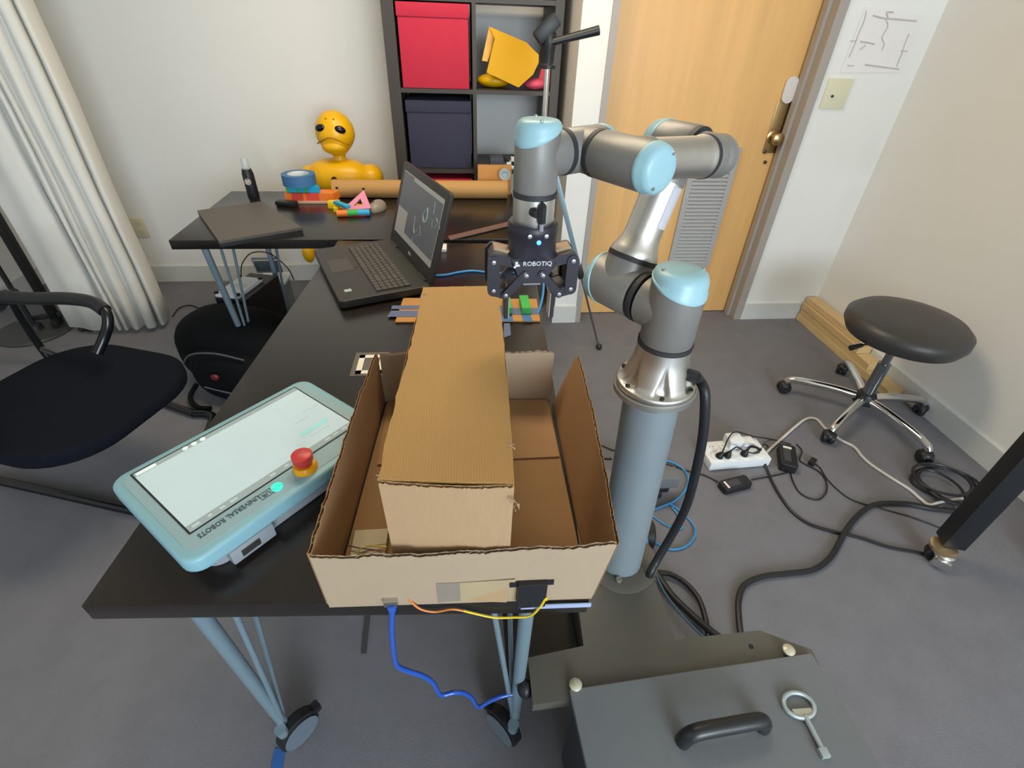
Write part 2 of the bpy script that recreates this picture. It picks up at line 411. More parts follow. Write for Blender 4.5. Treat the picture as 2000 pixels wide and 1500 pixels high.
def table(name, label, x0, x1, y0, y1, rot, group, ins):
    c = V(((x0 + x1) / 2, (y0 + y1) / 2, 0)); t = thing(name, label, 'table', c, group)
    R = Matrix.Translation(c) @ Matrix.Rotation(rot, 4, 'Z') @ Matrix.Translation(-c)
    b = NB(); box(b, x0, x1, y0, y1, TZ - .036, TZ, R, .0012); part('tabletop', b, desk_m, t, smooth=30)
    for ix, sx in ((x0, 1), (x1, -1)):
        i0, i1 = ins[0] if sx > 0 else ins[1]
        for iy, sy in ((y0, 1), (y1, -1)):
            a = R @ V((ix + sx * i0, iy + sy * .03, TZ - .037)); e = R @ V((ix + sx * i1, iy + sy * .07, .10))
            b = NB(); cyl(b, a, e, .0135, .0125, 16); lg = part('leg', b, leg_m, t)
            for ox, oy in ((.060, .0), ((.086, .05) if y0 > 1.5 else (.03, .10))):
                b = NB(); cyl(b, R @ V((ix + sx * (i0 + ox), iy + sy * (.03 + oy), TZ - .037)), e + V((sx * .006, sy * .004 * (1 if oy else -1), .02)), .0055, .0055, 10); part('rod', b, leg_m, lg)
            b = NB(); cyl(b, e, e + V((0, 0, -.05)), .010, .010, 12); part('leg_tip', b, leg_m, lg)
            T = Matrix.Translation((e.x + sx * .025, e.y, .001)) @ Matrix.Rotation(math.radians(48 if sx > 0 else 130), 4, 'Z')
            castor(T, lg, .05)
    return t
table('work_table', 'long black-brown work table with grey castor legs under the cardboard box', -.1476 - .381, -.1476 + .371, 1.159 - .744, 1.159 + .744, math.radians(-3.5), 'black work tables', ((.128, .112), (.09, .09)))
table('work_table', 'second black table across the far end, carrying tape and toy parts', -1.112, .26, 1.935, 2.60, math.radians(.3), 'black work tables', ((.105, .13), (.105, .13)))

# ------------------------------------------------------------------ bookshelf and its boxes
SY, SD = 2.74, .38
sx = [ay(742, 0, SY).x, ay(765, 0, SY).x + .004, ay(925, 0, SY).x - .009, ay(925, 0, SY).x + .009, ay(1085, 20, SY).x, ay(1103, 20, SY).x]
rows = [0, .098, .44, .458, .80, .818, 1.162, 1.180, 1.512, 1.53, 1.86, 1.895]
zr = [ay(850, 178, SY).z, ay(850, 345, SY).z]
t = thing('bookshelf', 'tall black-brown cube bookshelf against the back wall', 'bookshelf', ((sx[0] + sx[-1]) / 2, SY + SD / 2, 0))
for a, c in ((sx[0], sx[1]), (sx[4], sx[5])): part('side_panel', box(NB(), a, c, SY, SY + SD, 0, 1.895, bev=.001), shelf_m, t, smooth=0)
part('divider', box(NB(), sx[2], sx[3], SY + .003, SY + SD, .05, 1.86), shelf_m, t, smooth=0)
d = zr[0] - 1.171
LV = [.05, .44 + d, .80 + d, 1.162 + d, 1.512 + d]
for z in LV + [1.86]:
    for a, c in ((sx[1], sx[2]), (sx[3], sx[4])):
        part('shelf_board', box(NB(), a, c, SY + .002, SY + SD, z, z + .018 if z < 1.8 else 1.895), shelf_m, t, smooth=0)
def fabric_box(label, mat, z, h, x0, x1, yo):
    t = thing('storage_box', label, 'box', ((x0 + x1) / 2, SY + .2, z))
    b = NB(); box(b, x0 + .004, x1 - .004, SY + yo, SY + .34, z, z + h - .01, bev=.004); part('body', b, mat, t)
    b = NB(); box(b, x0, x1, SY + yo - .005, SY + .345, z + h - .052, z + h, bev=.004); part('lid', b, mat, t)
fabric_box('red fabric storage box filling the top left shelf cell', redbox_m, LV[3] + .019, .325, sx[1] + .008, sx[2] - .012, .006)
fabric_box('dark navy fabric storage box below the red one', navybox_m, LV[2] + .019, .31, sx[1] + .012, sx[2] - .008, .03)
fabric_box('red fabric storage box low behind the laptop screen', redbox_m, LV[1] + .019, .31, sx[1] + .012, sx[2] - .008, .02)
# yellow folded panels and pink piece in the upper right cell
zt = LV[3] + .018
def yplane(poly, y, th, name, mat, label, cat):
    return solo(name, quadprism(NB(), [ay(px, py, y) for px, py in poly], th), mat, label, cat, smooth=0)
yplane([(956, 52), (1028, 83), (1036, 92), (1051, 106), (1051, 122), (1040, 145), (1012, 170), (950, 141), (966, 75)][::-1], SY + .03, .02, 'curved_panel', yellowp_m, 'large yellow moulded panel leaning in the shelf cell', 'panel')
yplane([(955, 52), (972, 62), (952, 120), (941, 118)][::-1], SY + .075, .015, 'edge_panel', M('yellow_pale', '#f2b63a', .4), 'paler yellow strip panel behind the large yellow panel', 'panel')
c = ay(958, 158, SY + .09)
b = NB(); ell(b, (c.x + .02, SY + .12, zt + .032), (.085, .06, .031)); solo('rounded_shell', b, yellow_m, 'small rounded yellow shell lying under the leaning panel', 'shell')
t = thing('foam_piece', 'pink foam piece crumpled at the shelf corner behind the pole', 'foam', (.36, SY + .08, zt))
p0 = ay(1045, 160, SY + .06)
b = NB(); ell(b, (p0.x, SY + .07, zt + .025), (.055, .04, .025)); part('base_lobe', b, hotpink_m, t)
b = NB(); box(b, -.022, .022, -.015, .015, 0, .11, Matrix.Translation((p0.x + .03, SY + .09, zt + .01)) @ Matrix.Rotation(.25, 4, 'Y'), .01); part('upright_flap', b, M('coral_foam', '#cf4a55', .7), t)
# card stack in the cell below
zt = LV[2] + .018
solo('small_carton', box(NB(), ay(957, 330, SY + .04).x, ay(983, 330, SY + .04).x, SY + .03, SY + .11, zt, zt + .052, bev=.002), M('slate_carton', '#4a5160', .6), 'small dark carton on the shelf above the cardboard', 'carton')
p0 = ay(985, 330, SY + .05)
tiles = [(0, 0, 'w'), (.028, 0, 'w'), (.056, 0, 'k'), (.082, 0, 'w'), (.01, 1, 'w'), (.04, 1, 'k'), (.068, 1, 'w'), (0, 2, 'k'), (.034, 2, 'w'), (.062, 2, 'k')]
for i, (dx, r, k) in enumerate(tiles):
    n_ = sum(1 for q_ in tiles[:i] if q_[1] == r); tot_ = sum(1 for q_ in tiles if q_[1] == r)
    lab = ('white' if k == 'w' else 'black') + ' plastic tile, ' + (('leftmost', 'second from the left', 'third from the left', 'rightmost')[n_] if n_ < tot_ - 1 else 'rightmost') + ' in the ' + ('bottom', 'middle', 'top')[r] + ' row of the shelf pile'
    solo('plastic_tile', box(NB(), p0.x + dx, p0.x + dx + .025, SY + .03, SY + .08, zt + r * .018, zt + r * .018 + .0165, bev=.002), white_m if k == 'w' else blk_m, lab, 'tile', group='black and white tiles on the shelf')

# ------------------------------------------------------------------ tripod stand behind the tables
TX, TY = ay(1066, 180, 2.28).x, 2.28
t = thing('tripod_stand', 'chrome tripod pole with black clamp head behind the robot arm', 'stand', (TX, TY, 0))
zb = ay(1068, 127, TY).z
b = NB(); cyl(b, (TX, TY, .55), (TX, TY, zb), .011, .011, 18); part('pole', b, chrome_m, t)
b = NB(); cyl(b, (TX, TY, .5), (TX, TY, .97), .016, .016, 18); part('lower_tube', b, leg_m, t)
b = NB(); cyl(b, (TX, TY, .98), (TX, TY, 1.04), .028, .028, 20); cyl(b, (TX, TY, .52), (TX, TY, .56), .026, .026, 20); part('hub', b, blk_m, t)
foot = az(1170, 676, .02)
dirf = (foot - V((TX, TY, 0))); dirf.z = 0; L = dirf.length
for k in range(3):
    dr = Matrix.Rotation(math.radians((0, 125, 235)[k]), 3, 'Z') @ dirf.normalized()
    top = V((TX, TY, 1.02)) + dr * .026; bot = V((TX, TY, .012)) + dr * L; mid = top.lerp(bot, .56)
    xs, ys, zs = frame_of(bot - top); ln = (mid - top).length
    b = NB(); box(b, -.006, .006, -.011, .011, 0, ln, axT(top, bot - top, dr.cross(V((0, 0, 1)))), .002); lg = part('leg', b, leg_m, t)
    b = NB(); cyl(b, top.lerp(bot, .5), bot, .0055, .0055, 12); part('inner_rod', b, M('rod_grey', '#5c5f63', .35, .5), lg)
    b = NB(); box(b, -.013, .013, -.017, .017, -.03, .04, axT(mid, bot - top, dr.cross(V((0, 0, 1)))), .004); part('leg_clamp', b, blk_m, lg)
    b = NB(); ell(b, bot + V((0, 0, .006)), (.017, .017, .017), seg=16, rings=10); part('rubber_foot', b, blk_m, lg)
h = ay(1066, 100, TY)
b = NB(); lathe(b, [(.033, -.012), (.033, 0), (.024, .006), (.027, .05), (.032, .07), (.030, .1), (.018, .118), (0, .120)], Matrix.Translation((TX, TY, zb)), 22); hd = part('clamp_head', b, blk_m, t)
b = NB(); box(b, -.052, .052, -.024, .024, -.026, .026, Matrix.Translation((h.x - .002, TY - .006, zb + .115)) @ Matrix.Rotation(math.radians(-42), 4, 'Y'), .012); part('clamp_wing', b, blk_m, hd)
b = NB(); cyl(b, ay(1072, 84, TY - .02), ay(1170, 59, TY - .02), .0115, .0165, 16); part('boom_stub', b, blk_m, t)

# ------------------------------------------------------------------ yellow humanoid figure behind the far table
RY = 2.86
def rp(px, py, dy=0): return ay(px, py, RY + dy)
hc = rp(655, 262); sc = (rp(693, 262).x - rp(617, 262).x) / 2
t = thing('yellow_robot_figure', 'yellow plastic humanoid robot standing behind the far table', 'robot', (hc.x, RY, 0))
def hfn(v):
    z = v.co.z
    f = 1 - .38 * max(0, -z) ** 1.6
    v.co.x *= f; v.co.y *= (1 - .25 * max(0, -z) ** 1.5)
hh = (rp(655, 216).z - rp(655, 302).z) / 2 + .008
b = NB(); ell(b, hc, (sc, sc * .95, hh), fn=hfn, seg=36, rings=24); hd = part('head', b, yellow_m, t)
b = NB(); ell(b, hc + V((-.002, -sc * .52, -hh * .42)), (sc * .66, sc * .52, hh * .36), seg=28, rings=16); part('snout', b, yellow_m, hd)
for px, py, rot in ((631, 245, -.25), (670, 248, .35)):
    p = rp(px, py); dx = p.x - hc.x
    yy = RY - sc * .95 * math.sqrt(max(.05, 1 - (dx / sc) ** 2 - ((p.z - hc.z) / hh) ** 2))
    T = Matrix.Translation((p.x, yy, p.z)) @ Matrix.Rotation(dx * 6, 4, 'Z') @ Matrix.Rotation(rot, 4, 'Y')
    b = NB(); ell(b, (0, 0, 0), (.027, .012, .017), T, 20, 12); part('eye', b, blkglossy_m, hd)
mp = [rp(x, y) for x, y in ((624, 277), (634, 269), (650, 262), (664, 265), (678, 274), (686, 278))]
for q in mp:
    dx = (q.x - hc.x) / sc; dz = (q.z - hc.z) / hh
    q.y = RY - sc * .95 * math.sqrt(max(.1, 1 - dx * dx - dz * dz)) - .012
b = NB(); tube(b, mp, .0035, 6); part('mouth_seam', b, M('ochre_seam', '#a87404', .6), hd)
for px, py in ((641, 228), (656, 229)):
    p = rp(px, py); dz = (p.z - hc.z) / hh; dx = (p.x - hc.x) / sc
    p.y = RY - sc * .95 * math.sqrt(max(.05, 1 - dz * dz - dx * dx)); b = NB(); ell(b, p, (.004, .004, .003), seg=10, rings=6); part('sensor_dot', b, blk_m, hd)
nk = rp(663, 305); b = NB(); lathe(b, [(.045, -.05), (.032, -.01), (.030, .03), (.04, .06)], Matrix.Translation(nk), 22); part('neck', b, yellow_m, t)
tc = rp(664, 352)
def tfn(v):
    v.co.x = math.copysign(abs(v.co.x) ** .8, v.co.x); v.co.z = math.copysign(abs(v.co.z) ** .85, v.co.z)
b = NB(); ell(b, (tc.x, RY, tc.z + .015), (.165, .10, .095), fn=tfn); ell(b, (tc.x, RY, tc.z - .13), (.105, .085, .13)); part('torso', b, yellow_m, t)
b = NB(); lathe(b, [(.014, 0), (.014, .006), (.009, .008), (0, .008)], axT((rp(660, 341).x, RY - .098, rp(660, 341).z), (0, -1, 0)), 16); part('chest_button', b, blk_m, t)
for sgn, sh, hand in ((-1, rp(612, 348), rp(606, 505)), (1, rp(722, 346), V((rp(735, 345).x + .04, RY - .02, .26)))):
    sh = V((sh.x, RY, sh.z)); hand = V((hand.x, RY - .02, hand.z))
    if sgn < 0: hand.x = rp(606, 500).x; hand.z = rp(606, 500).z
    el_ = (sh + hand) / 2 + V((sgn * .02, .03, 0))
    b = NB(); ell(b, sh + V((sgn * .005, 0, -.0)), (.068, .07, .066), seg=22, rings=14); tube(b, [sh, el_, hand + V((0, 0, .06))], lambda u: .05 - .02 * u, 14); ell(b, hand + V((0, 0, .03)), (.034, .04, .06), seg=18, rings=12)
    part('arm', b, yellow_m, t)
for sgn in (-1, 1):
    hx = tc.x + sgn * .075
    b = NB(); tube(b, [(hx, RY, tc.z - .12), (hx + sgn * .03, RY - .02, .36), (hx + sgn * .045, RY, .08)], lambda u: .065 - .02 * u, 16)
    ell(b, (hx + sgn * .05, RY - .05, .035), (.045, .09, .034), seg=18, rings=12); part('leg', b, yellow_m, t)

# ------------------------------------------------------------------ things on the far table
p = az(497, 388, TZ)
t = thing('spray_bottle', 'slim black bottle with a clear cap and round white emblem', 'bottle', p)
hb = ay(485, 330, p.y).z - TZ
b = NB(); lathe(b, [(.001, 0), (.024, .001), (.025, .004), (.025, hb - .02), (.021, hb - .004), (.021, hb)], Matrix.Translation(p), 28); part('body', b, blk_m, t)
b = NB(); lathe(b, [(.016, hb), (.016, hb + .04), (.013, hb + .046), (0, hb + .046)], Matrix.Translation(p), 22); part('cap', b, glass_m, t)
T = axT(p + V((.001, -.0248, hb * .62)), (0, -1, .0), (1, 0, 0))
b = NB(); lathe(b, [(.0135, 0), (.0135, .0012), (.0115, .0012), (.0115, 0)], T, 24, cap=False)
for z in (-.005, 0, .005): box(b, -.008, .008, z - .0015, z + .0015, 0, .0012, T)
part('emblem', b, paper_m, t)
# stacked colourful printed beams with the tape roll on top
p = az(603, 398, TZ)
def beam_stack(segs, y0, y1, z0, z1, xs, label, slope=0.):
    t = thing('printed_beam', label, 'toy', (xs[0], y0, z0), 'coloured plastic beams')
    for (m, a, c) in segs:
        b = NB(); poly = [(a, y0), (c, y0), (c + slope * (c == xs[1]), y1), (a, y1)]; prism(b, poly, z0, z1 - .001); part('segment', b, m, t, smooth=0)
x0, x1 = az(551, 395, TZ + .02).x, az(650, 392, TZ + .02).x; yf = az(600, 397, TZ).y
W = x1 - x0
beam_stack([(orange_m, x0, x0 + W * .14), (redp_m, x0 + W * .14, x0 + W * .37), (orange_m, x0 + W * .37, x0 + W * .43), (redp_m, x0 + W * .43, x0 + W * .70), (orange_m, x0 + W * .70, x1)], yf, yf + .07, TZ + .012, TZ + .045, (x0, x1), 'orange and red segmented beam under the blue tape roll', .02)
solo('backing_board', box(NB(), x0 + .03, x1 + .01, yf - .008, yf + .07, TZ, TZ + .011, bev=.002), M('pale_board', '#c9a38c', .6), 'thin pale board under the orange and red beam', 'board')
x2, x3 = x0 + .01, x0 + W * .74
beam_stack([(green_m, x2, x2 + W * .06), (cyan_m, x2 + W * .06, x2 + W * .21), (green_m, x2 + W * .21, x2 + W * .26), (cyan_m, x2 + W * .26, x2 + W * .37), (green_m, x2 + W * .37, x2 + W * .43), (cyan_m, x2 + W * .43, x3)], yf + .005, yf + .065, TZ + .046, TZ + .074, (x2, x3), 'blue and green beam directly beneath the tape roll', -.03)
tr = V((x0 + .066, yf + .045, TZ + .074))
t = thing('tape_roll', 'blue masking tape roll lying on the coloured beams', 'tape', tr)
b = NB(); lathe(b, [(.046, 0), (.073, 0), (.073, .046), (.046, .046), (.046, 0)], Matrix.Translation(tr), 40, cap=False); part('tape', b, bluetape_m, t)
b = NB(); lathe(b, [(.043, 0), (.046, 0), (.046, .046), (.043, .046), (.043, 0)], Matrix.Translation(tr), 40, cap=False); part('core', b, white_m, t)
# yellow bracket pieces, pink frame and red pen
p = az(690, 420, TZ)
def T2(px, py, rz, z=TZ): q = az(px, py, z); return Matrix.Translation(q) @ Matrix.Rotation(rz, 4, 'Z')
t = thing('yellow_bracket', 'bright yellow stepped bracket with a blue inlay lying on the table', 'toy', p)
b = NB(); box(b, -.01, .185, 0, .022, 0, .02, T2(662, 409, -.05), .002); box(b, -.03, .02, -.005, .03, 0, .03, T2(655, 407, 0), .002); box(b, .0, .022, -.035, .0, 0, .022, T2(655, 410, 0), .002); part('frame', b, yel_m, t)
b = NB(); box(b, -.012, .012, -.05, .05, .0, .012, T2(668, 402, .75, TZ + .03), .002); part('inlay', b, cyan_m, t)
t = thing('segment_rod', 'orange, green and blue rod in front of the yellow bracket', 'toy', az(690, 418, TZ))
q0, q1 = az(658, 417, TZ + .015), az(722, 415, TZ + .015)
for m, a, c in ((orange_m, 0, .32), (green_m, .32, .65), (cyan_m, .65, 1)):
    b = NB(); cyl(b, q0.lerp(q1, a), q0.lerp(q1, c), .0145, .0145, 16); part('segment', b, m, t)
t = thing('pocket_knife', 'small red pocket tool with a shiny key ring, before the rod', 'tool', az(700, 424, TZ))
b = NB(); box(b, -.045, .04, -.009, .009, 0, .014, T2(698, 423, .05), .006); part('handle', b, M('maroon', '#a02a38', .3), t)
b = NB(); box(b, .02, .05, -.008, .008, .003, .016, T2(699, 422, .05), .003); part('ring', b, steel_m, t)
q = az(698, 400, TZ + .03)
Tp = Matrix.Translation(q + V((0, .0, .002))) @ Matrix.Rotation(math.radians(52), 4, 'X')
t = thing('triangle_frame', 'pink triangular frame tilted on the yellow bracket', 'toy', q)
o_ = [(-.07, -.035), (.062, -.022), (.032, .06)]; i_ = [(-.014, -.012), (.026, -.006), (.016, .022)]
b = bmesh.new(); lo = [[b.verts.new((x, y, z)) for x, y in pl] for pl in (o_, i_) for z in (0, .012)]
for i in range(3):
    j = (i + 1) % 3
    b.faces.new((lo[0][i], lo[0][j], lo[1][j], lo[1][i])); b.faces.new((lo[2][j], lo[2][i], lo[3][i], lo[3][j]))
    b.faces.new((lo[0][j], lo[0][i], lo[2][i], lo[2][j])); b.faces.new((lo[1][i], lo[1][j], lo[3][j], lo[3][i]))
bmesh.ops.recalc_face_normals(b, faces=b.faces[:]); b.transform(Tp); part('frame', b, pink_m, t, smooth=0)
# mouse
q = az(738, 409, TZ)
t = thing('computer_mouse', 'grey computer mouse with silver button at the table edge', 'mouse', q)
Tm = Matrix.Translation(q) @ Matrix.Rotation(-.35, 4, 'Z')
b = NB(); ell(b, (0, 0, .006), (.033, .058, .036), Tm, fn=lambda v: setattr(v.co, 'z', max(v.co.z, -.16))); part('shell', b, M('mouse_grey', '#8d857a', .4), t)
b = NB(); ell(b, (.0, -.04, .012), (.02, .014, .012), Tm); part('front_button', b, steel_m, t)
b = NB(); ell(b, (-.008, -.02, .037), (.006, .008, .004), Tm, 12, 8); part('scroll_wheel', b, blk_m, t)
q = az(562, 402, TZ); b = NB(); box(b, -.05, .045, -.02, .02, 0, .022, Matrix.Translation(q) @ Matrix.Rotation(-.3, 4, 'Z'), .007); solo('glasses_case', b, blk_m, 'small black case beside the closed laptop', 'case')
# cardboard tubes / board along the back of the far table
a, c = az(640, 384, TZ + .04), az(995, 386, TZ + .04)
a.y = c.y = 2.52
b = NB(); n = 20
lathe(b, [(.036, 0), (.036, .001), (.041, .001), (.041, (c - a).length), (.036, (c - a).length), (.036, 0)], axT((a.x, 2.50, TZ + .041), (1, 0, 0)), 32, cap=False)
tb = thing('cardboard_tube', 'long brown cardboard tube lying along the back of the far table', 'tube', (a.x, 2.5, TZ))
part('tube_wall', b, M('tube_card', '#b58a52', .75, var=.06, stretch=(1, 8, 8)), tb)
for px, py in ((658, 367), (710, 369)):
    qq = ay(px, py, 2.462); b = NB(); ell(b, (qq.x, 2.4605, qq.z), (.007, .002, .006), seg=12, rings=8); part('punched_hole', b, blk_m, tb)
b = NB(); box(b, ay(933, 345, 2.585).x, .252, 2.56, 2.598, TZ, TZ + .135, bev=.002); solo('cardboard_block', b, M('card_orange', '#c08a4e', .8), 'flat orange-brown cardboard box standing behind the tube end', 'box')
q = ay(985, 356, 2.53); t = thing('tape_dispenser', 'translucent tape roll sitting on the cardboard tube end', 'tape', (q.x, 2.50, TZ + .082))
T = axT((q.x, 2.53, TZ + .108), (0, -1, 0))
b = NB(); lathe(b, [(.016, 0), (.027, 0), (.027, .02), (.016, .02), (.016, 0)], T, 28, cap=False); part('roll', b, M('frosted', '#b9c4c8', .3, alpha=.75), t)
b = NB(); lathe(b, [(.0, .003), (.0155, .003), (.0155, .017), (0, .017)], T, 24); part('core', b, M('pale_blue', '#9fb9c4', .4), t)
# dark seam line / straight edge and white tag on the long table
solo('wooden_strip', quadprism(NB(), [az(875, 463, TZ + .004), az(1003, 432, TZ + .004), az(1003, 440, TZ + .004), az(879, 470, TZ + .004)][::-1], .004), M('dull_wood', '#6e5550', .55), 'thin brown strip lying askew at the far end of the long table', 'strip', smooth=0)
q = az(867, 487, TZ); b = NB(); box(b, -.011, .011, -.03, .03, 0, .012, Matrix.Translation(q), .003); solo('white_tag', b, white_m, 'small white plastic piece beside the open laptop screen', 'clip')

# ------------------------------------------------------------------ laptops
def laptop_frame(A, B, D, z):               # A front-left corner, B front-right corner, D hinge-left
    u = (B - A); Wd = u.length; u.normalize(); v = V((-u.y, u.x, 0)); 
    if v.dot(D - A) < 0: v = -v
    return Matrix(((u.x, v.x, 0, A.x), (u.y, v.y, 0, A.y), (0, 0, 1, z), (0, 0, 0, 1))), Wd, (D - A).dot(v)
# open laptop: user edge runs from (612,487) to (665,592)
H1 = TZ + .03
A, B, D = az(612, 487, H1), az(663, 590, H1), az(762, 463, H1)
Tl, LW, LD = laptop_frame(A, B, D, TZ)
t = thing('open_laptop', 'black laptop open with a dark desktop, turned sideways on the long table', 'laptop', Tl @ V((LW / 2, LD / 2, 0)))
b = NB(); prism(b, [(x + LW / 2, y + LD / 2) for x, y in rrect(LW, LD, .014)], .006, .030, Tl, .003); part('base', b, laptop_m, t)
for fx, fy in ((.05, .03), (LW - .05, .03), (.05, LD - .04), (LW - .05, LD - .04)): part('rubber_foot', box(NB(), fx - .02, fx + .02, fy - .008, fy + .008, .0, .007, Tl), blk_m, t)
kz = .030
# keyboard well spans most of the width
kx0, kx1, ky0, ky1 = LW * .07, LW * .955, LD * .40, LD * .80
b = NB(); box(b, kx0, kx1, ky0, ky1, kz - .001, kz + .0006, Tl); kb = part('keyboard_deck', b, M('deck_black', '#121111', .5), t)
rowdef = [[1] * 17, [1] * 13 + [2] + [1] * 3, [1.5] + [1] * 12 + [1.5] + [1] * 3, [1.8] + [1] * 11 + [2.2] + [1] * 3, [2.3] + [1] * 10 + [2.7] + [1] * 3, [1.3, 1, 1, 1.2, 5.2, 1.2, 1, 1.1, 1, 1, 1, 1, 1]]
rh = (ky1 - ky0 - .006) / 6
for r, rd in enumerate(rowdef):
    tot = sum(rd); x = kx0 + .004; wtot = kx1 - kx0 - .008
    yy = ky1 - .003 - (r + 1) * rh
    for wk in rd:
        ww = wtot * wk / tot
        part('key', box(NB(), x + .0012, x + ww - .0012, yy + .0012, yy + rh - .0012, kz, kz + .0032, Tl), key_m, kb, smooth=0)
        x += ww
b = NB(); box(b, LW * .28, LW * .52, LD * .08, LD * .33, kz - .001, kz + .0005, Tl); part('touchpad', b, M('pad_grey', '#3b3936', .45), t)
b = NB(); box(b, LW * .30, LW * .49, LD * .335, LD * .375, kz - .001, kz + .0008, Tl); part('touchpad_buttons', b, laptop_m, t)
b = NB(); box(b, LW * .83, LW * .87, LD * .1, LD * .175, kz - .001, kz + .0006, Tl); part('sticker', b, M('sticker_pale', '#9fb2b6', .4), t, 'small pale sticker')
# screen lid, hinge along v = LD
topc = V(ay(803, 313, az(762, 463, H1).y + .02))
hl, hr = Tl @ V((0, LD - .006, .026)), Tl @ V((LW, LD - .006, .026))
vv = (Tl.to_3x3() @ V((0, 1, 0)))
ang = math.radians(17)
up = (V((0, 0, 1)) * math.cos(ang) + vv * math.sin(ang)).normalized(); uu = (hr - hl).normalized(); nn = uu.cross(up).normalized()
if nn.dot(vv) > 0: nn = -nn                 # faces the user
LH = .285
Ts = Matrix(((uu.x, up.x, nn.x, hl.x), (uu.y, up.y, nn.y, hl.y), (uu.z, up.z, nn.z, hl.z), (0, 0, 0, 1)))
b = NB(); prism(b, [(x + LW / 2, y + LH / 2 + .004) for x, y in rrect(LW, LH, .014)], -.012, .0, Ts, .002); lid = part('lid', b, laptop_m, t)
b = NB(); box(b, .03, LW - .03, .05, LH - .022, -.001, .0006, Ts); part('screen', b, screenlit, lid)
b = NB(); box(b, LW * .30, LW - .033, .072, LH - .036, .0, .0011, Ts); box(b, .031, LW * .30, LH * .50, LH - .025, 0, .0011, Ts); part('screen_window', b, screendark, lid)
def sst(pts, r): return tube(NB(), [Ts @ V((LW * x, LH * y, .0014)) for x, y in pts], r, 5, 4)
for pts, r in (([(.62, .62), (.68, .72), (.70, .60), (.66, .56), (.62, .62)], .006), ([(.74, .74), (.78, .84), (.80, .72)], .0025), ([(.80, .66), (.82, .58), (.86, .62)], .0018), ([(.86, .70), (.90, .66), (.87, .60), (.92, .64)], .0018), ([(.93, .70), (.95, .62)], .0018),
               ([(.42, .46), (.47, .54), (.48, .42), (.52, .36)], .0025), ([(.56, .40), (.60, .48), (.63, .40), (.57, .36)], .0018), ([(.62, .36), (.66, .42)], .0018), ([(.5, .30), (.5, .24)], .0015)):
    part('screen_scribble', sst(pts, r * .55), screenink, lid)
b = text_bm('DELL', .012, Ts @ Matrix.Translation((LW / 2, .027, .0005))); part('logo', b, M('logo_silver', '#c9cccf', .3), lid)
b = NB(); cyl(b, Tl @ V((LW * .08, LD - .006, .028)), Tl @ V((LW * .22, LD - .006, .028)), .007, .007, 12); part('hinge', b, blk_m, t)
b = NB(); cyl(b, Tl @ V((LW * .78, LD - .006, .028)), Tl @ V((LW * .92, LD - .006, .028)), .007, .007, 12); part('hinge', b, blk_m, t)
# closed laptop
H2 = TZ + .024
A, B, D = az(427, 470, H2), az(590, 443, H2), az(385, 412, H2)
Tc = [az(x, y, H2) for x, y in ((427, 471), (590, 444), (510, 393), (385, 411))]
t = thing('closed_laptop', 'dark grey closed laptop at the left corner of the far table', 'laptop', (Tc[0] + Tc[2]) / 2 - V((0, 0, .024)))
b = NB(); quadprism(b, [p - V((0, 0, .024)) for p in Tc], .013); part('base', b, blk_m, t, smooth=0)
b = NB(); quadprism(b, [p - V((0, 0, .0105)) for p in Tc], .0105); part('lid', b, M('laptop_grey', '#57514a', .5, .1), t, smooth=0)

# ------------------------------------------------------------------ teach pendant tablet
ZT = .80
SA, SB, SCn = az(260, 929, ZT), az(365, 1033, ZT), az(576, 759, ZT)     # screen corners
vx = (SCn - SA).normalized(); uy = V((vx.y, -vx.x, 0))
SW_, SH_ = (SCn - SA).length, (SB - SA).dot(uy)
ML, MR, MF, MN = .034, .036, .020, .068          # bezel left, right, far, near
TWd, TH2 = SW_ + ML + MR, SH_ + MF + MN
O_ = SA - vx * ML - uy * MF
# local x runs along the long side, local y towards the near edge
Tt = Matrix(((vx.x, uy.x, 0, O_.x), (vx.y, uy.y, 0, O_.y), (0, 0, -1, ZT), (0, 0, 0, 1)))
def clip(poly, lim=-.219):                  # keep the shell clear of the cardboard wall beside it
    fn = lambda q: (Tt @ V((q[0], q[1], 0))).x - lim
    out = []
    for a_, c_ in zip(poly, poly[1:] + poly[:1]):
        fa_, fc_ = fn(a_), fn(c_)
        if fa_ <= 0: out.append(a_)
        if (fa_ <= 0) != (fc_ <= 0): k_ = fa_ / (fa_ - fc_); out.append((a_[0] + (c_[0] - a_[0]) * k_, a_[1] + (c_[1] - a_[1]) * k_))
    return out
def tl(px, py): q = Tt.inverted() @ az(px, py, ZT); return q.x, q.y
rt = V((0, 0, 0))
t = thing('teach_pendant', 'pale blue robot control tablet with red stop button, beside the cardboard box', 'tablet', (Tt @ V((TWd / 2, TH2 / 2, 0))) - V((0, 0, ZT - TZ)))
b = NB(); prism(b, clip([(x + TWd / 2, y + TH2 / 2) for x, y in rrect(TWd, TH2, .028, 7)]), 0, .030, Tt, .007); part('shell', b, tab_m, t)
b = NB(); prism(b, clip([(x + TWd / 2, y + TH2 / 2) for x, y in rrect(TWd - .03, TH2 - .03, .02, 6)], -.226), -.0008, .002, Tt); part('face_plate', b, tabface_m, t)
b = NB(); prism(b, clip([(x + TWd / 2, y + TH2 / 2 + .02) for x, y in rrect(TWd * .86, TH2 * .72, .03, 6)], -.235), .028, ZT - TZ, Tt, .006); part('rear_housing', b, M('tablet_back', '#8b9298', .5), t)
sx0, sy0, sx1, sy1 = ML, MF, ML + SW_, MF + SH_ + .012
b = NB(); box(b, sx0 - .003, sx1 + .003, sy0 - .004, sy1 + .003, -.0016, -.0004, Tt); part('screen_bezel', b, blk_m, t)
b = NB(); box(b, sx0, sx1, sy0, sy1, -.0022, -.0012, Tt); scr = part('screen', b, tabscr_m, t)
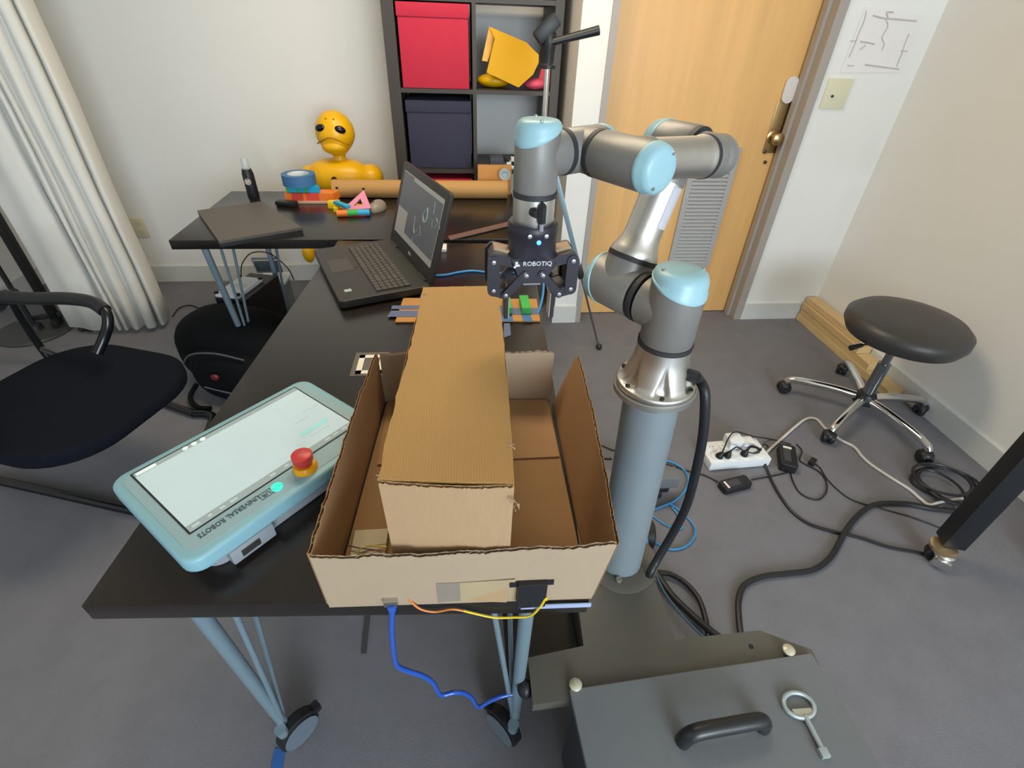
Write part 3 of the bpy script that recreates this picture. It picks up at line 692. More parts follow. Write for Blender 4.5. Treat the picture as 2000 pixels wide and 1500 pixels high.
b = NB(); box(b, sx0, sx1, sy0, sy0 + .011, -.0026, -.002, Tt); part('screen_footer', b, tabbar_m, scr)
b = NB(); box(b, sx0, sx1, sy1 - .014, sy1, -.0026, -.002, Tt); part('screen_header', b, tabbar_m, scr)
for i in range(3):
    x = sx0 + (sx1 - sx0) * (.27 + .05 * i); part('icon', lathe(NB(), [(.0048, 0), (.0048, .0008), (0, .0008)], Tt @ Matrix.Translation((x, sy0 + .0055, -.0033)), 14), tabicon_m, scr)
part('icon', box(NB(), sx0 + .003, sx0 + .035, sy0 + .002, sy0 + .009, -.0033, -.0026, Tt), tabicon_m, scr)
for f, wd in ((.02, .012), (.10, .006), (.16, .008), (.215, .012), (.44, .01), (.53, .008), (.80, .012), (.86, .01), (.92, .012), (.97, .006)):
    part('icon', box(NB(), sx0 + (sx1 - sx0) * f, sx0 + (sx1 - sx0) * f + wd, sy1 - .009, sy1 - .0045, -.0033, -.0026, Tt), M('tablet_icon_dim', '#a3b0b2', .25, emit='#b4c4c4', es=.38), scr)
b = NB(); q = tl(615, 836); box(b, q[0] - .03, q[0] + .03, q[1] - .005, q[1] + .005, -.003, -.002, Tt); part('screen_button', b, tabteal_m, scr)
for px, py, w_ in ((590, 822, .03), (606, 800, .035), (545, 803, .01), (560, 795, .012), (625, 843, .04)):
    q = tl(px, py); part('text_line', box(NB(), q[0] - w_ / 2, q[0] + w_ / 2, q[1] - .0008, q[1] + .0008, -.003, -.002, Tt), M('tablet_text', '#9db4b8', .25, emit='#a9c6ca', es=.45), scr)
q = tl(597, 915)
b = NB(); lathe(b, [(.0, -.012), (.018, -.012), (.021, -.006), (.021, .0)], Tt @ Matrix.Translation((q[0], q[1], -.0)), 28); part('stop_collar', b, amber_m, t)
b = NB(); lathe(b, [(0, -.036), (.015, -.036), (.0175, -.034), (.0175, -.022), (.015, -.019), (.0135, -.012)], Tt @ Matrix.Translation((q[0], q[1], 0)), 28); part('stop_button', b, red_m, t)
b = text_bm('RESET', .005, Tt @ Matrix.Translation((q[0], q[1], -.0364)) @ Matrix.Rotation(PI, 4, 'X') @ Matrix.Rotation(PI, 4, 'Z')); part('button_lettering', b, M('faded_white', '#d88a84', .5), t)
q = tl(542, 953)
b = NB(); lathe(b, [(0, -.002), (.0095, -.002), (.0105, -.0005), (.0105, 0)], Tt @ Matrix.Translation((q[0], q[1], 0)), 26); part('power_button', b, tabface_m, t)
b = NB()
for r in (.0095, .006): lathe(b, [(r - .0017, -.0036), (r, -.0036), (r, -.001), (r - .0017, -.001), (r - .0017, -.0036)], Tt @ Matrix.Translation((q[0], q[1], 0)), 30, cap=False)
lathe(b, [(0, -.0036), (.0022, -.0036), (.0022, -.001)], Tt @ Matrix.Translation((q[0], q[1], 0)), 16)
part('power_light', b, ledg_m, t)
q0, q1 = tl(507, 972), tl(386, 1048)
FL = Matrix.Rotation(PI, 4, 'X')            # local z points down on the tablet: flip text to face up
mid = ((q0[0] + q1[0]) / 2, (q0[1] + q1[1]) / 2)
tb_ = text_bm('UNIVERSAL ROBOTS', .0145, Matrix.Identity(4)); wx = max(v_.co.x for v_ in tb_.verts) - min(v_.co.x for v_ in tb_.verts)
sx_ = abs(q0[0] - q1[0]) / wx
tb_.transform(Tt @ Matrix.Translation((mid[0], mid[1], -.0012)) @ FL @ Matrix.Rotation(PI, 4, 'Z') @ Matrix.Diagonal((sx_, 1, 1, 1))); part('lettering', tb_, M('print_dark', '#2e4650', .6), t, smooth=0)
q = tl(520, 966)
b = text_bm('UR', .0115, Tt @ Matrix.Translation((q[0], q[1], -.0012)) @ FL @ Matrix.Rotation(PI, 4, 'Z'))
for a_ in ((-.0115, .0115, -.0075, -.0066), (-.0105, .0105, .0068, .0075), (-.0105, -.0098, -.0075, .0075), (.0098, .0105, -.0075, .0075)): box(b, q[0] + a_[0], q[0] + a_[1], q[1] + a_[2], q[1] + a_[3], -.0014, -.0008, Tt)
part('emblem', b, MATS['print_dark'], t, smooth=0)
q = tl(425, 1052)
b = NB(); box(b, TWd * .14, TWd * .33, TH2 - .03, TH2 + .003, .026, .056, Tt, .003); cn = part('connector_cover', b, MATS['tablet_back'], t)
b = NB(); box(b, TWd * .18, TWd * .26, TH2 + .001, TH2 + .0045, .034, .048, Tt); part('usb_slot', b, steel_m, cn)

# ------------------------------------------------------------------ cardboard tray box
def wall(p0, p1, t0, t1, name, parent, mat_out, n=90, jag=.004, th=.0042):
    """corrugated wall between bottom edge p0-p1 and top edge t0-t1: two liners with a fluted sheet between"""
    P0, P1, Q0, Q1 = map(V, (p0, p1, t0, t1)); nrm = (P1 - P0).cross(Q0 - P0).normalized()
    b = bmesh.new(); hts = []; hcur = 0
    for i in range(n + 1):
        hcur = hcur * .8 + random.uniform(-1, 1) * jag * .5; hts.append(hcur)
    for side in (0, 1):
        rows_ = []
        for i in range(n + 1):
            f = i / n; lo_ = P0.lerp(P1, f); hi_ = Q0.lerp(Q1, f)
            up_ = (hi_ - lo_).normalized(); hi_ = hi_ + up_ * (hts[i] + side * random.uniform(-.0015, .0015))
            bow = nrm * (.004 * math.sin(f * PI))
            o0 = nrm * (th * side)
            rows_.append((b.verts.new(lo_ + o0), b.verts.new(lo_.lerp(hi_, .55) + o0 + bow * .4), b.verts.new(hi_ + o0 + bow), b.verts.new(lo_ + o0 + nrm * .0007), b.verts.new(lo_.lerp(hi_, .55) + o0 + bow * .4 + nrm * .0007), b.verts.new(hi_ + o0 + bow + nrm * .0007)))
        for A_, B_ in zip(rows_, rows_[1:]):
            b.faces.new((A_[0], B_[0], B_[1], A_[1])); b.faces.new((A_[1], B_[1], B_[2], A_[2]))
            b.faces.new((A_[4], B_[4], B_[3], A_[3])); b.faces.new((A_[5], B_[5], B_[4], A_[4])); b.faces.new((A_[2], B_[2], B_[5], A_[5]))
        for E_ in (rows_[0], rows_[-1]): b.faces.new((E_[0], E_[1], E_[4], E_[3])); b.faces.new((E_[1], E_[2], E_[5], E_[4]))
    m_ = int((P1 - P0).length / .0042); prev = None
    for i in range(m_ + 1):
        f = i / m_; lo_ = P0.lerp(P1, f); hi_ = Q0.lerp(Q1, f) + (Q0 - P0).normalized() * (hts[min(n, int(f * n))] - .0012)
        o0 = nrm * (.0009 + (th - .0011) * (i % 2)); bow = nrm * (.004 * math.sin(f * PI))
        cur_ = (b.verts.new(lo_ + o0), b.verts.new(lo_.lerp(hi_, .55) + o0 + bow * .4), b.verts.new(hi_ + o0 + bow))
        if prev: b.faces.new((prev[0], cur_[0], cur_[1], prev[1])); b.faces.new((prev[1], cur_[1], cur_[2], prev[2]))
        prev = cur_
    bmesh.ops.recalc_face_normals(b, faces=b.faces[:])
    return part(name, b, mat_out, parent, smooth=25)
ZBX = TZ + .001
fl, fr = az(645, 1180, ZBX), az(1154, 1163, ZBX)
bl, br = V((-.186, .90, ZBX)), V((.192, .886, ZBX))
t = thing('cardboard_tray', 'shallow open cardboard box with rough cut edges at the table front', 'box', ((fl + br) / 2))
ftl, ftr = az(607, 1083, .884), az(1204, 1058, .884)
rtb = az(1127, 692, .872); ltb = az(737, 690, .872); btl, btr = az(741, 690, .872), az(1083, 690, .872)
wf = wall(fl, fr, ftl, ftr, 'front_wall', t, cardp_m, 100)
wall(br, bl, btr, btl, 'back_wall', t, cardp_m, 80)
wall(bl, fl, ltb, ftl, 'left_wall', t, cardi_m, 110)
wall(fr, br + V((.006, -.01, 0)), ftr, rtb, 'right_wall', t, cardi_m, 110)
b = NB(); quadprism(b, [fl + V((.004, .004, 0)), fr + V((-.004, .004, 0)), br + V((-.004, -.004, 0)), bl + V((.004, -.004, 0))], .003); part('bottom_panel', b, cardd_m, t, smooth=0)
my = az(1050, 898, ZBX).y
b = NB(); quadprism(b, [V((bl.x + .008, my, ZBX + .003)), V((br.x - .010, my, ZBX + .003)), V((br.x - .008, br.y - .006, ZBX + .003)), V((bl.x + .008, bl.y - .006, ZBX + .003))], .004); part('bottom_flap', b, cardi_m, t, smooth=0)
# tape patches on the front wall
def onfront(px, py, off=.0015):
    n_ = (fr - fl).cross(ftl - fl).normalized(); v_ = ray(px, py); d_ = (fl - EYE).dot(n_) / v_.dot(n_); return EYE + v_ * d_
nf = (fr - fl).cross(ftl - fl).normalized()
if nf.y > 0: nf = -nf
def patch(pts, mat, lab, off): 
    b = NB(); P_ = [onfront(*p) + nf * off for p in pts]; quadprism(b, P_, -.0006 if (P_[1] - P_[0]).cross(P_[2] - P_[0]).dot(nf) < 0 else .0006); part('tape_patch', b, mat, t, lab, smooth=0)
patch([(852, 1132), (898, 1131), (900, 1166), (856, 1170)], M('grey_tape', '#a3978a', .5, alpha=.6), 'dull grey tape patch', .0052)
patch([(898, 1131), (1006, 1124), (1008, 1166), (900, 1167)], M('buff_tape', '#c2ae8a', .4, alpha=.75), 'glossy buff tape patch', .0054)
# clear tape along the table edge
b = NB(); quadprism(b, [az(1062, 1168, TZ + .0006), az(1152, 1163, TZ + .0006), az(1152, 1160, TZ + .0006), az(1062, 1164, TZ + .0006)][::-1], .001)
q0 = az(1064, 1169, TZ); q1 = az(1152, 1166, TZ)
box(b, .064 + 0, .172, -.0016, 0, -.010, 0, Matrix.Translation((.008, q1.y - .0025, TZ)) @ Matrix.Rotation(math.radians(-2.2), 4, 'Z'))
solo('clear_tape', b, M('glossy_bluish_tape', '#a9b6dc', .12, coat=1.), 'glossy bluish tape strip stuck along the table edge under the box corner', 'tape', smooth=0)
# inner block
n1, n2 = az(739, 936, 1.0), az(1006, 944, 1.0); f1, f2 = az(827, 561, 1.0), az(972, 558, 1.0)
t = thing('cardboard_block', 'tall narrow cardboard box standing lengthwise inside the tray', 'box', V(((n1.x + n2.x) / 2, (n1.y + f1.y) / 2, ZBX + .008)))
zb_ = ZBX + .008
b = bmesh.new(); NN = 26; Lt, Rt, Lb, Rb = [], [], [], []
for i in range(NN + 1):
    f = i / NN; j1 = random.uniform(-.0025, .0025); j2 = random.uniform(-.002, .002)
    l_ = n1.lerp(f1, f); r_ = n2.lerp(f2, f)
    l_ = l_ + V((-.0022 * math.sin(f * PI * 2.2) + j1 * .6, 0, 0)); r_ = r_ + V((.002 * math.sin(f * PI) + j2 * .6, 0, 0))
    Lt.append(b.verts.new(l_)); Rt.append(b.verts.new(r_))
for i in range(NN): b.faces.new((Lt[i], Rt[i], Rt[i + 1], Lt[i + 1]))
bmesh.ops.recalc_face_normals(b, faces=b.faces[:])
g_ = bmesh.ops.extrude_face_region(b, geom=b.faces[:]); bmesh.ops.translate(b, vec=(0, 0, -.004), verts=[v_ for v_ in g_['geom'] if isinstance(v_, bmesh.types.BMVert)])
bmesh.ops.recalc_face_normals(b, faces=b.faces[:])
part('top_panel', b, card_m, t, smooth=20)
fb1, fb2 = V((n1.x + .004, n1.y + .0, zb_)), V((n2.x - .004, n2.y, zb_))
wall(fb1, fb2, n1 + V((.001, -.001, -.001)), n2 + V((-.001, -.001, -.001)), 'front_panel', t, M('cardboard_front', '#ab8c6a', .85, var=.05, scale=30, stretch=(6, 1, 1), bump=.1, bscale=60), 60, .0006)
wall(V((f1.x + .006, f1.y - .002, .876)), fb1 + V((.004, .006, 0)), f1 + V((.006, 0, -.0042)), n1 + V((.006, .002, -.0042)), 'side_panel', t, cardi_m, 60, .0004)
wall(fb2 + V((-.004, .006, 0)), V((f2.x - .006, f2.y - .002, .876)), n2 + V((-.006, .002, -.0042)), f2 + V((-.006, 0, -.0042)), 'side_panel', t, cardi_m, 60, .0004)
wall(V((f2.x - .004, f2.y, .876)), V((f1.x + .004, f1.y, .876)), f2 + V((-.004, 0, -.004)), f1 + V((.004, 0, -.004)), 'rear_panel', t, cardi_m, 40, .001)
b = NB()
for k, (px, py) in enumerate(((1004, 978), (1006, 990), (742, 930), (1000, 870), (829, 575))):
    q = az(px, py, .985 if k < 2 else 1.0)
    for s in range(4): quadprism(b, [q + V((random.uniform(-.006, .006), random.uniform(-.004, .004), random.uniform(-.006, .003))) for _ in range(3)], .0006)
part('torn_edge', b, cardp_m, t, kind='stuff', smooth=0)
# circuit board with jumper wires in the near left corner
q = [az(x, y, ZBX + .02) for x, y in ((676, 1078), (756, 1078), (758, 1040), (684, 1040))]
t = thing('breadboard', 'white breadboard with thin jumper wires in the tray corner', 'electronics', (q[0] + q[2]) / 2 - V((0, 0, .017)))
ce = (q[0] + q[2]) / 2
b = NB(); box(b, q[0].x + .006, ce.x + .03, ce.y - .022, ce.y + .028, ZBX + .005, ZBX + .016, bev=.001); part('board', b, M('offwhite', '#bdb295', .6), t, smooth=0)
for m_, pts in ((blk_m, [(676, 1064), (700, 1070), (735, 1075), (752, 1085)]), (wireg_m, [(706, 1085), (698, 1078), (712, 1068), (755, 1062)]), (wirey_m, [(705, 1072), (725, 1066), (756, 1069)]), (wireo_m, [(728, 1082), (736, 1074), (754, 1074)])):
    part('jumper_wire', tube(NB(), [az(x, y, ZBX + .022) for x, y in pts], .0011, 6, 5), m_, t)
# servo on the front wall
c = onfront(1036, 1150); yw = c.y
t = thing('servo_motor', 'small black servo poking out of a slot in the box front', 'motor', (c.x, yw - .014, TZ + .0))
xa, xb = onfront(1008, 1160).x, onfront(1062, 1160).x
zt_ = onfront(1036, 1127).z
b = NB(); box(b, xa, xb, yw - .016, yw + .004, TZ + .006, zt_ - .002, bev=.001); part('case', b, blk_m, t, smooth=0)
for e0_, e1_ in ((xa - .012, xa), (xb, xb + .010)): part('mounting_ear', box(NB(), e0_, e1_, yw - .010, yw - .006, zt_ - .014, zt_ - .003), blk_m, t, smooth=0)
b = NB()
for x in (xa + .003, xb - .003): lathe(b, [(.0016, 0), (.0016, .001), (0, .0014)], axT((x, yw - .016, TZ + .009), (0, -1, 0)), 8)
part('case_screw', b, steel_m, t)
# wires leaving the box
FY = fl.y - .012
pts = [onfront(797, 1160) + nf * .002, ay(803, 1175, FY), ay(822, 1190, FY - .004), ay(850, 1195, FY - .004), ay(882, 1190, FY - .005), ay(905, 1193, FY - .006)]
solo('servo_lead', tube(NB(), pts, .0017, 6), wireo_m, 'orange-brown wire coming out of the box front', 'wire')
pts = [ay(905, 1193, FY - .006), ay(930, 1199, FY - .006), ay(965, 1206, FY - .008), ay(1000, 1206, FY - .010), ay(1035, 1203, FY - .014), ay(1055, 1185, FY - .018), ay(1066, 1168, FY - .018), V((xb + .002, yw - .012, TZ + .018))]
solo('servo_lead', tube(NB(), pts, .0019, 6), wirey_m, 'yellow wire running into the black servo', 'wire')
# USB cable
t = thing('usb_cable', 'glossy blue cable dropping from the box to the table leg', 'cable', ay(765, 1200, FY))
pl = onfront(765, 1166)
b = NB(); box(b, pl.x - .010, pl.x + .010, pl.y - .014, pl.y - .001, pl.z - .004, pl.z + .009, bev=.001); part('connector', b, steel_m, t)
b = NB(); tube(b, [pl + V((0, -.008, -.003)), pl + V((0, -.010, -.014)), ay(766, 1196, FY - .006)], lambda u_: .009 - .004 * u_, 12); part('boot', b, usb_m, t)
pts = [ay(x, y, FY - .006 + .06 * k / 14) for k, (x, y) in enumerate(((766, 1190), (765, 1230), (768, 1265), (774, 1298), (795, 1310), (825, 1320), (846, 1334), (860, 1357), (885, 1353), (906, 1354), (922, 1364), (934, 1381), (955, 1370), (980, 1360), (1016, 1353)))]
b = NB(); tube(b, pts, .0048, 10, 5); part('cord', b, usb_m, t)
e = ay(1022, 1346, FY + .054)
b = NB(); cyl(b, pts[-1], e, .007, .008, 12); part('end_plug', b, usb_m, t)
e2_ = ay(1026, 1346, .432); b = NB(); ell(b, e2_, (.017, .018, .019), seg=16, rings=10); tube(b, [e2_ + V((.012, -.006, .01)), e2_ + V((.024, -.012, .004)), e2_ + V((.022, -.014, -.014))], .0022, 6); solo('cable_tie', b, blk_m, 'black tie strap knotted around the front right table leg', 'tie')

# ------------------------------------------------------------------ cardboard target with tape and green blocks
q = [az(x, y, TZ + .001) for x, y in ((772, 631), (1055, 629), (1048, 586), (788, 584))]
t = thing('tape_target', 'flat cardboard sheet striped with blue tape under the gripper', 'target', (q[0] + q[2]) / 2)
part('sheet', quadprism(NB(), q, .004), M('card_tan', '#b5834a', .8, var=.06), t, smooth=0)
def strip(pts, z=TZ + .0053, mt=bluetape_m):
    part('tape_strip', quadprism(NB(), [az(x, y, z) for x, y in pts], .0008), mt, t, smooth=0)
mt2 = M('blue_tape_dull', '#5b6788', .6)
strip([(756, 619), (1000, 618), (1000, 608), (764, 607)], mt=mt2); strip([(764, 604), (1000, 603), (1000, 597), (766, 597)], mt=mt2)
strip([(975, 615), (1053, 614), (1051, 602), (975, 602)], mt=mt2); strip([(980, 628), (1003, 628), (1000, 614), (980, 614)]); strip([(1022, 628), (1042, 628), (1034, 613), (1018, 613)])
for (pa, pb, lab) in (((985, 614), (1000, 614), 'green foam block under the left gripper finger'), ((1019, 614), (1037, 614), 'green foam block right of the other green block')):
    a_, c_ = az(*pa, TZ + .0055), az(*pb, TZ + .0055)
    b = NB(); box(b, a_.x, c_.x, a_.y, a_.y + .085, TZ + .0061, TZ + .027, bev=.002); solo('foam_block', b, green_m, lab, 'block', group='green blocks on the target')
# loose blue tape scrap and label square on the table
q = [az(x, y, TZ + .0006) for x, y in ((984, 660), (998, 655), (996, 632), (984, 632))]
solo('tape_scrap', quadprism(NB(), q, .001), mt2, 'torn scrap of blue tape beside the tall cardboard block', 'tape', smooth=0)
c = az(716, 712, TZ)
t = thing('square_marker', 'white square frame marker half hidden by the tray corner', 'marker', c)
b = NB(); box(b, -.034, .05, -.05, .055, .0004, .0012, Matrix.Translation((c.x, c.y, TZ)) ); part('clear_sheet', b, M('clear_sheet', '#8f897f', .3, alpha=.35), t, smooth=0)
b = NB()
for a_ in ((-.022, .045, .028, .042), (-.022, .045, -.042, -.028), (-.022, -.008, -.042, .042), (.031, .045, -.042, .042)): box(b, a_[0], a_[1], a_[2], a_[3], .0012, .0020, Matrix.Translation((c.x, c.y, TZ)))
part('frame_print', b, paper_m, t, smooth=0)
# network cable on the table
pts = [az(x, y, TZ + .004) for x, y in ((843, 538), (870, 537), (895, 532), (920, 529), (945, 531), (968, 534), (995, 532), (1020, 533), (1045, 537), (1057, 545))]
pts = pts[:-2] + [az(x, y, TZ + .004) for x, y in ((1045, 538), (1060, 548), (1061, 570), (1056, 595), (1050, 612))]
solo('network_cable', tube(NB(), pts, .0038, 8), bluecable_m, 'bright blue network cable crossing the table behind the gripper', 'cable')

# ------------------------------------------------------------------ pedestal, cart and cabinet
BASE = V((.353, .715, .905)); FOOT = V((.371, .703, .36))
ax_ = (BASE - FOOT).normalized()
t = thing('robot_pedestal', 'grey steel column on a wheeled base carrying the robot arm', 'pedestal', (.37, .70, 0))
b = NB(); cyl(b, FOOT, BASE - ax_ * .02, .0535, .0535, 40); part('column', b, col_m, t)
b = NB(); lathe(b, [(.0535, -.03), (.062, -.016), (.076, -.012), (.076, -.002), (.074, 0), (0, 0)], axT(BASE, ax_), 48); part('top_flange', b, M('flange_grey', '#a9a9a7', .4, .8), t)
b = NB(); lathe(b, [(.094, 0), (.094, .004), (.090, .006), (.0535, .006)], axT(FOOT + V((0, 0, .0)), (0, 0, 1)), 48); part('foot_flange', b, steeldark_m, t)
ZP = .36
for px, py in ((1208, 1133), (1250, 1071)):
    q = az(px, py, ZP + .008); b = NB(); lathe(b, [(.0075, 0), (.0075, .006), (.0045, .007), (.0045, .004), (0, .004)], Matrix.Translation((q.x, q.y, ZP + .006)), 14); part('bolt', b, M('zinc_bolt', '#b8b2a2', .3, .8), t)
pl_ = [az(x, y, ZP) for x, y in ((1146, 1268), (1148, 1195), (1165, 1150), (1243, 1035), (1301, 1190), (1319, 1246))]
poly = [(.236, .499), (.243, .60), (.262, .80), (.440, .80), (.444, .566), (.443, .497)]
poly = poly + [(.640, .502), (.735, .452), (.732, .420), (.112, .394), (.112, .484)]
b = NB(); prism(b, poly, ZP - .03, ZP); part('base_plate', b, steeldark_m, t, smooth=0)
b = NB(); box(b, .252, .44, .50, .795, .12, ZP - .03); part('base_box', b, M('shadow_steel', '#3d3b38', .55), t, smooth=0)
q = az(1467, 1263, ZP); b = NB(); lathe(b, [(.005, 0), (.005, .0015), (0, .0015)], Matrix.Translation((q.x, q.y, ZP)), 12); part('plate_hole', b, blk_m, t)
# outrigger with castor at the far side
o1 = [az(x, y, .125) for x, y in ((1262, 908), (1322, 918), (1330, 935), (1262, 938))]
ctr = (o1[1] + o1[2]) / 2
b = NB(); box(b, .36, ctr.x, o1[2].y, o1[1].y + .02, .075, .125, bev=.004); box(b, .36, .44, .75, o1[1].y + .02, .075, .125, bev=.004)
og = part('outrigger', b, steelgrey_m, t)
b = NB(); lathe(b, [(0, -.016), (.03, -.016), (.036, -.010), (.036, .010), (.03, .016), (0, .016)], axT((ctr.x - .075, o1[2].y + .03, .037), (1, .3, 0)), 24); part('castor_wheel', b, blk_m, og)
b = NB(); box(b, ctr.x - .12, ctr.x - .03, o1[2].y + .002, o1[2].y + .055, .05, .076, bev=.004); part('castor_fork', b, blk_m, og)
q = az(1293, 921, .125); b = NB(); lathe(b, [(.004, 0), (.004, .0012), (0, .0012)], Matrix.Translation((q.x, q.y, .125)), 10); part('screw_hole', b, blk_m, og)
q = az(1268, 1078, 0); b = NB(); lathe(b, [(0, -.018), (.042, -.018), (.05, -.012), (.05, .012), (.042, .018), (0, .018)], axT((q.x - .005, q.y + .035, .051), (1, -.15, 0)), 28); w1_ = part('castor_wheel', b, blk_m, t)
b = NB(); box(b, q.x - .13, q.x - .022, q.y + .01, q.y + .07, .07, .12, bev=.004); part('castor_arm', b, steeldark_m, t)

b = NB(); box(b, .075, .238, .50, .70, .20, .235); part('gap_shade_block', b, M('gap_shade_brown', '#26211e', .6), t, smooth=0)  # dark block added to deepen the shade between table and base plate
t = thing('control_cabinet', 'grey steel cabinet with black handle on its lid, bottom right', 'cabinet', (.46, .15, 0))
c0, c1 = az(1112, 1346, ZP + .012), az(1585, 1275, ZP + .012)
dx_ = (c1 - c0).normalized(); dy_ = V((dx_.y, -dx_.x, 0)); CW = (c1 - c0).length; CD = .52
Tcab = Matrix(((dx_.x, -dy_.x, 0, c0.x), (dx_.y, -dy_.y, 0, c0.y), (0, 0, 1, 0), (0, 0, 0, 1)))
b = NB(); box(b, .012, CW - .006, -CD, -.012, .03, ZP - .002, Tcab, .003); part('body', b, M('cabinet_dark', '#34353a', .5, .1), t, smooth=0)
b = NB(); box(b, 0, CW, -CD - .01, 0, ZP - .001, ZP + .012, Tcab, .002); part('lid', b, steelgrey_m, t, smooth=0)
b = NB(); box(b, CW + .004, CW + .10, -CD, 0, ZP - .06, ZP - .0, Tcab, .002)
b.free()
b = NB()
for x in (.06, CW - .06):
    for y in (-.06, -CD + .06): cyl(b, Tcab @ V((x, y, .0)), Tcab @ V((x, y, .031)), .02, .02, 14)
part('foot', b, blk_m, t)
ZL = ZP + .012
h0, h1 = az(1333, 1448, ZL), az(1488, 1420, ZL)
ha = (h1 - h0).normalized(); b = NB()
tube(b, [h0, h0 + V((0, 0, .022)) + ha * .004, h0 + V((0, 0, .038)) + ha * .022, h0.lerp(h1, .5) + V((0, 0, .040)), h1 + V((0, 0, .038)) - ha * .022, h1 + V((0, 0, .022)) - ha * .004, h1], .0145, 14, 7)
part('handle', b, M('black_handle', '#23262a', .35), t)
for px, py in ((1124, 1338), (1540, 1270)):
    q = az(px, py, ZL); b = NB(); lathe(b, [(.005, 0), (.005, .010), (.012, .012), (.013, .016), (.009, .019), (0, .02)], Matrix.Translation((q.x, q.y, ZP - .001)), 18); part('thumb_screw', b, M('ivory_knob', '#c9c4ac', .35, .3), t)
# key lying on the lid
k0, k1 = az(1565, 1392, ZL), az(1610, 1478, ZL); ka = (k1 - k0).normalized(); kb_ = V((-ka.y, ka.x, 0))
Tk = Matrix(((ka.x, kb_.x, 0, k0.x), (ka.y, kb_.y, 0, k0.y), (0, 0, 1, ZL), (0, 0, 0, 1)))
Lk = (k1 - k0).length
t = thing('cabinet_key', 'grey key with a ring bow lying on the cabinet lid', 'key', Tk @ V((0, 0, 0)))
key_grey = M('key_grey', '#aeb9bd', .35, .35)
b = NB(); pts = [Tk @ V((-.012 + .022 * math.cos(a_), .030 * math.sin(a_), .005)) for a_ in [2 * PI * i / 28 for i in range(29)]]; tube(b, pts, .0045, 10, 0); part('bow', b, key_grey, t)
b = NB(); prism(b, [(.010, -.018), (.014, -.006), (.014, .006), (.010, .018), (-.004, .020), (-.006, -.020)], .002, .008, Tk, .001); part('web', b, M('key_pale', '#b9b5a2', .4, .2), t)
b = NB(); cyl(b, Tk @ V((.008, 0, .006)), Tk @ V((Lk, 0, .006)), .0052, .0048, 12); part('shank', b, key_grey, t)
b = NB(); box(b, Lk - .012, Lk + .004, -.009, .007, .001, .011, Tk, .001); part('bit', b, key_grey, t)

# ------------------------------------------------------------------ robot arm
PHI = 1.018
w1 = V((math.cos(PHI), -math.sin(PHI), 0)); h_ = V((math.sin(PHI), math.cos(PHI), 0)); Zu = V((0, 0, 1))
a1, a2 = 1.207, 3.072
J1 = BASE + Zu * .15185; J2 = J1 - w1 * .12
U = (h_ * math.cos(a1) + Zu * math.sin(a1)); EU = J2 + U * .24355; EF = EU + w1 * .072
Fd = (h_ * math.cos(a2) + Zu * math.sin(a2)); FE = EF + Fd * .2132
W1 = FE - w1 * .083; W2 = W1 - h_ * .0854
arm = thing('jointed_robot', 'grey and blue six-joint robot arm with a two-finger gripper', 'robot', BASE)
def housing(name, c, A, St, r, back, front, stub, rs=None, slope=.35, caph=.028, bolts=2, big=1.03):
    """joint housing: cylinder along A (cap at +A end, ring end at -A), side stub along St"""
    T = axT(c, A, St); rs = rs or r
    def sk(v):
        if v.co.z > back - .02: v.co.z += slope * (v.co.x) * min(1, (v.co.z - back + .02) / .02)
    b = NB(); lathe(b, [(r * .96, -front), (r, -front + .003), (r, back - .02), (r, back), (r * .9, back)], T, 48, skew=sk)
    lathe(b, [(rs * 1.0, 0), (rs, stub)], axT(c, St), 40)
    o = part(name, b, urgrey_m, arm)
    def sk2(v):
        k = max(0, 1 - (v.co.z - back) / caph); v.co.z += slope * v.co.x * k
    b = NB(); lathe(b, [(r * .98, back - .001), (r * big, back + .001), (r * big, back + .005), (r * .99, back + .007), (r * .97, back + caph * .62), (r * .88, back + caph * .86), (r * .72, back + caph * .98), (r * .4, back + caph), (0, back + caph)], T, 48, skew=sk2)
    cp = part('joint_cap', b, urblue_m, o, 'pale blue end cap')
    for k in range(bolts):
        a_ = math.radians(60 + 180 * k); b = NB()
        lathe(b, [(r * .07, 0), (r * .07, .002), (0, .002)], T @ Matrix.Translation((r * .74 * math.cos(a_), r * .74 * math.sin(a_), back + caph * .96)), 10); part('screw', b, steel_m, o)
    return o
def ring(c, A, r, th, parent): b = NB(); lathe(b, [(r, -th / 2), (r, th / 2)], axT(c, A), 44); return part('seal_ring', b, ring_m, parent)
# base
def pockets(v):
    if .0125 < v.co.z < .068:
        a_ = (math.degrees(math.atan2(v.co.y, v.co.x)) + 10) % 60 - 30; k = 1 - v.co.z / .07
        if abs(a_) < 20 * k:
            r_ = math.hypot(v.co.x, v.co.y); f_ = (r_ - .013 * k * min(1, 1.6 * (1 - abs(a_) / (20 * k)))) / r_; v.co.x *= f_; v.co.y *= f_
b = NB(); lathe(b, [(.069, 0), (.072, .002), (.072, .010), (.070, .0115), (.066, .013), (.063, .018), (.061, .021), (.060, .024), (.059, .027), (.058, .03), (.057, .033), (.056, .036), (.054, .043), (.052, .05), (.050, .057), (.049, .064), (.048, .07), (.0475, .09)], Matrix.Translation(BASE), 120, skew=pockets); bs = part('base', b, alu_m, arm, smooth=60)
for k in range(6):
    a_ = math.radians(20 + 60 * k); d_ = V((math.cos(a_), math.sin(a_), 0))
    b = NB(); lathe(b, [(.0042, 0), (.0042, .004), (.0024, .004), (0, .0025)], Matrix.Translation(BASE + d_ * .0655 + Zu * .0115), 10); part('bolt', b, MATS['dark_screw'], bs)
b = NB(); cyl(b, BASE + w1 * .045 + h_ * .02 + Zu * .04, BASE + w1 * .064 + h_ * .028 + Zu * .04, .0115, .0115, 16); part('cable_gland', b, blk_m, bs)
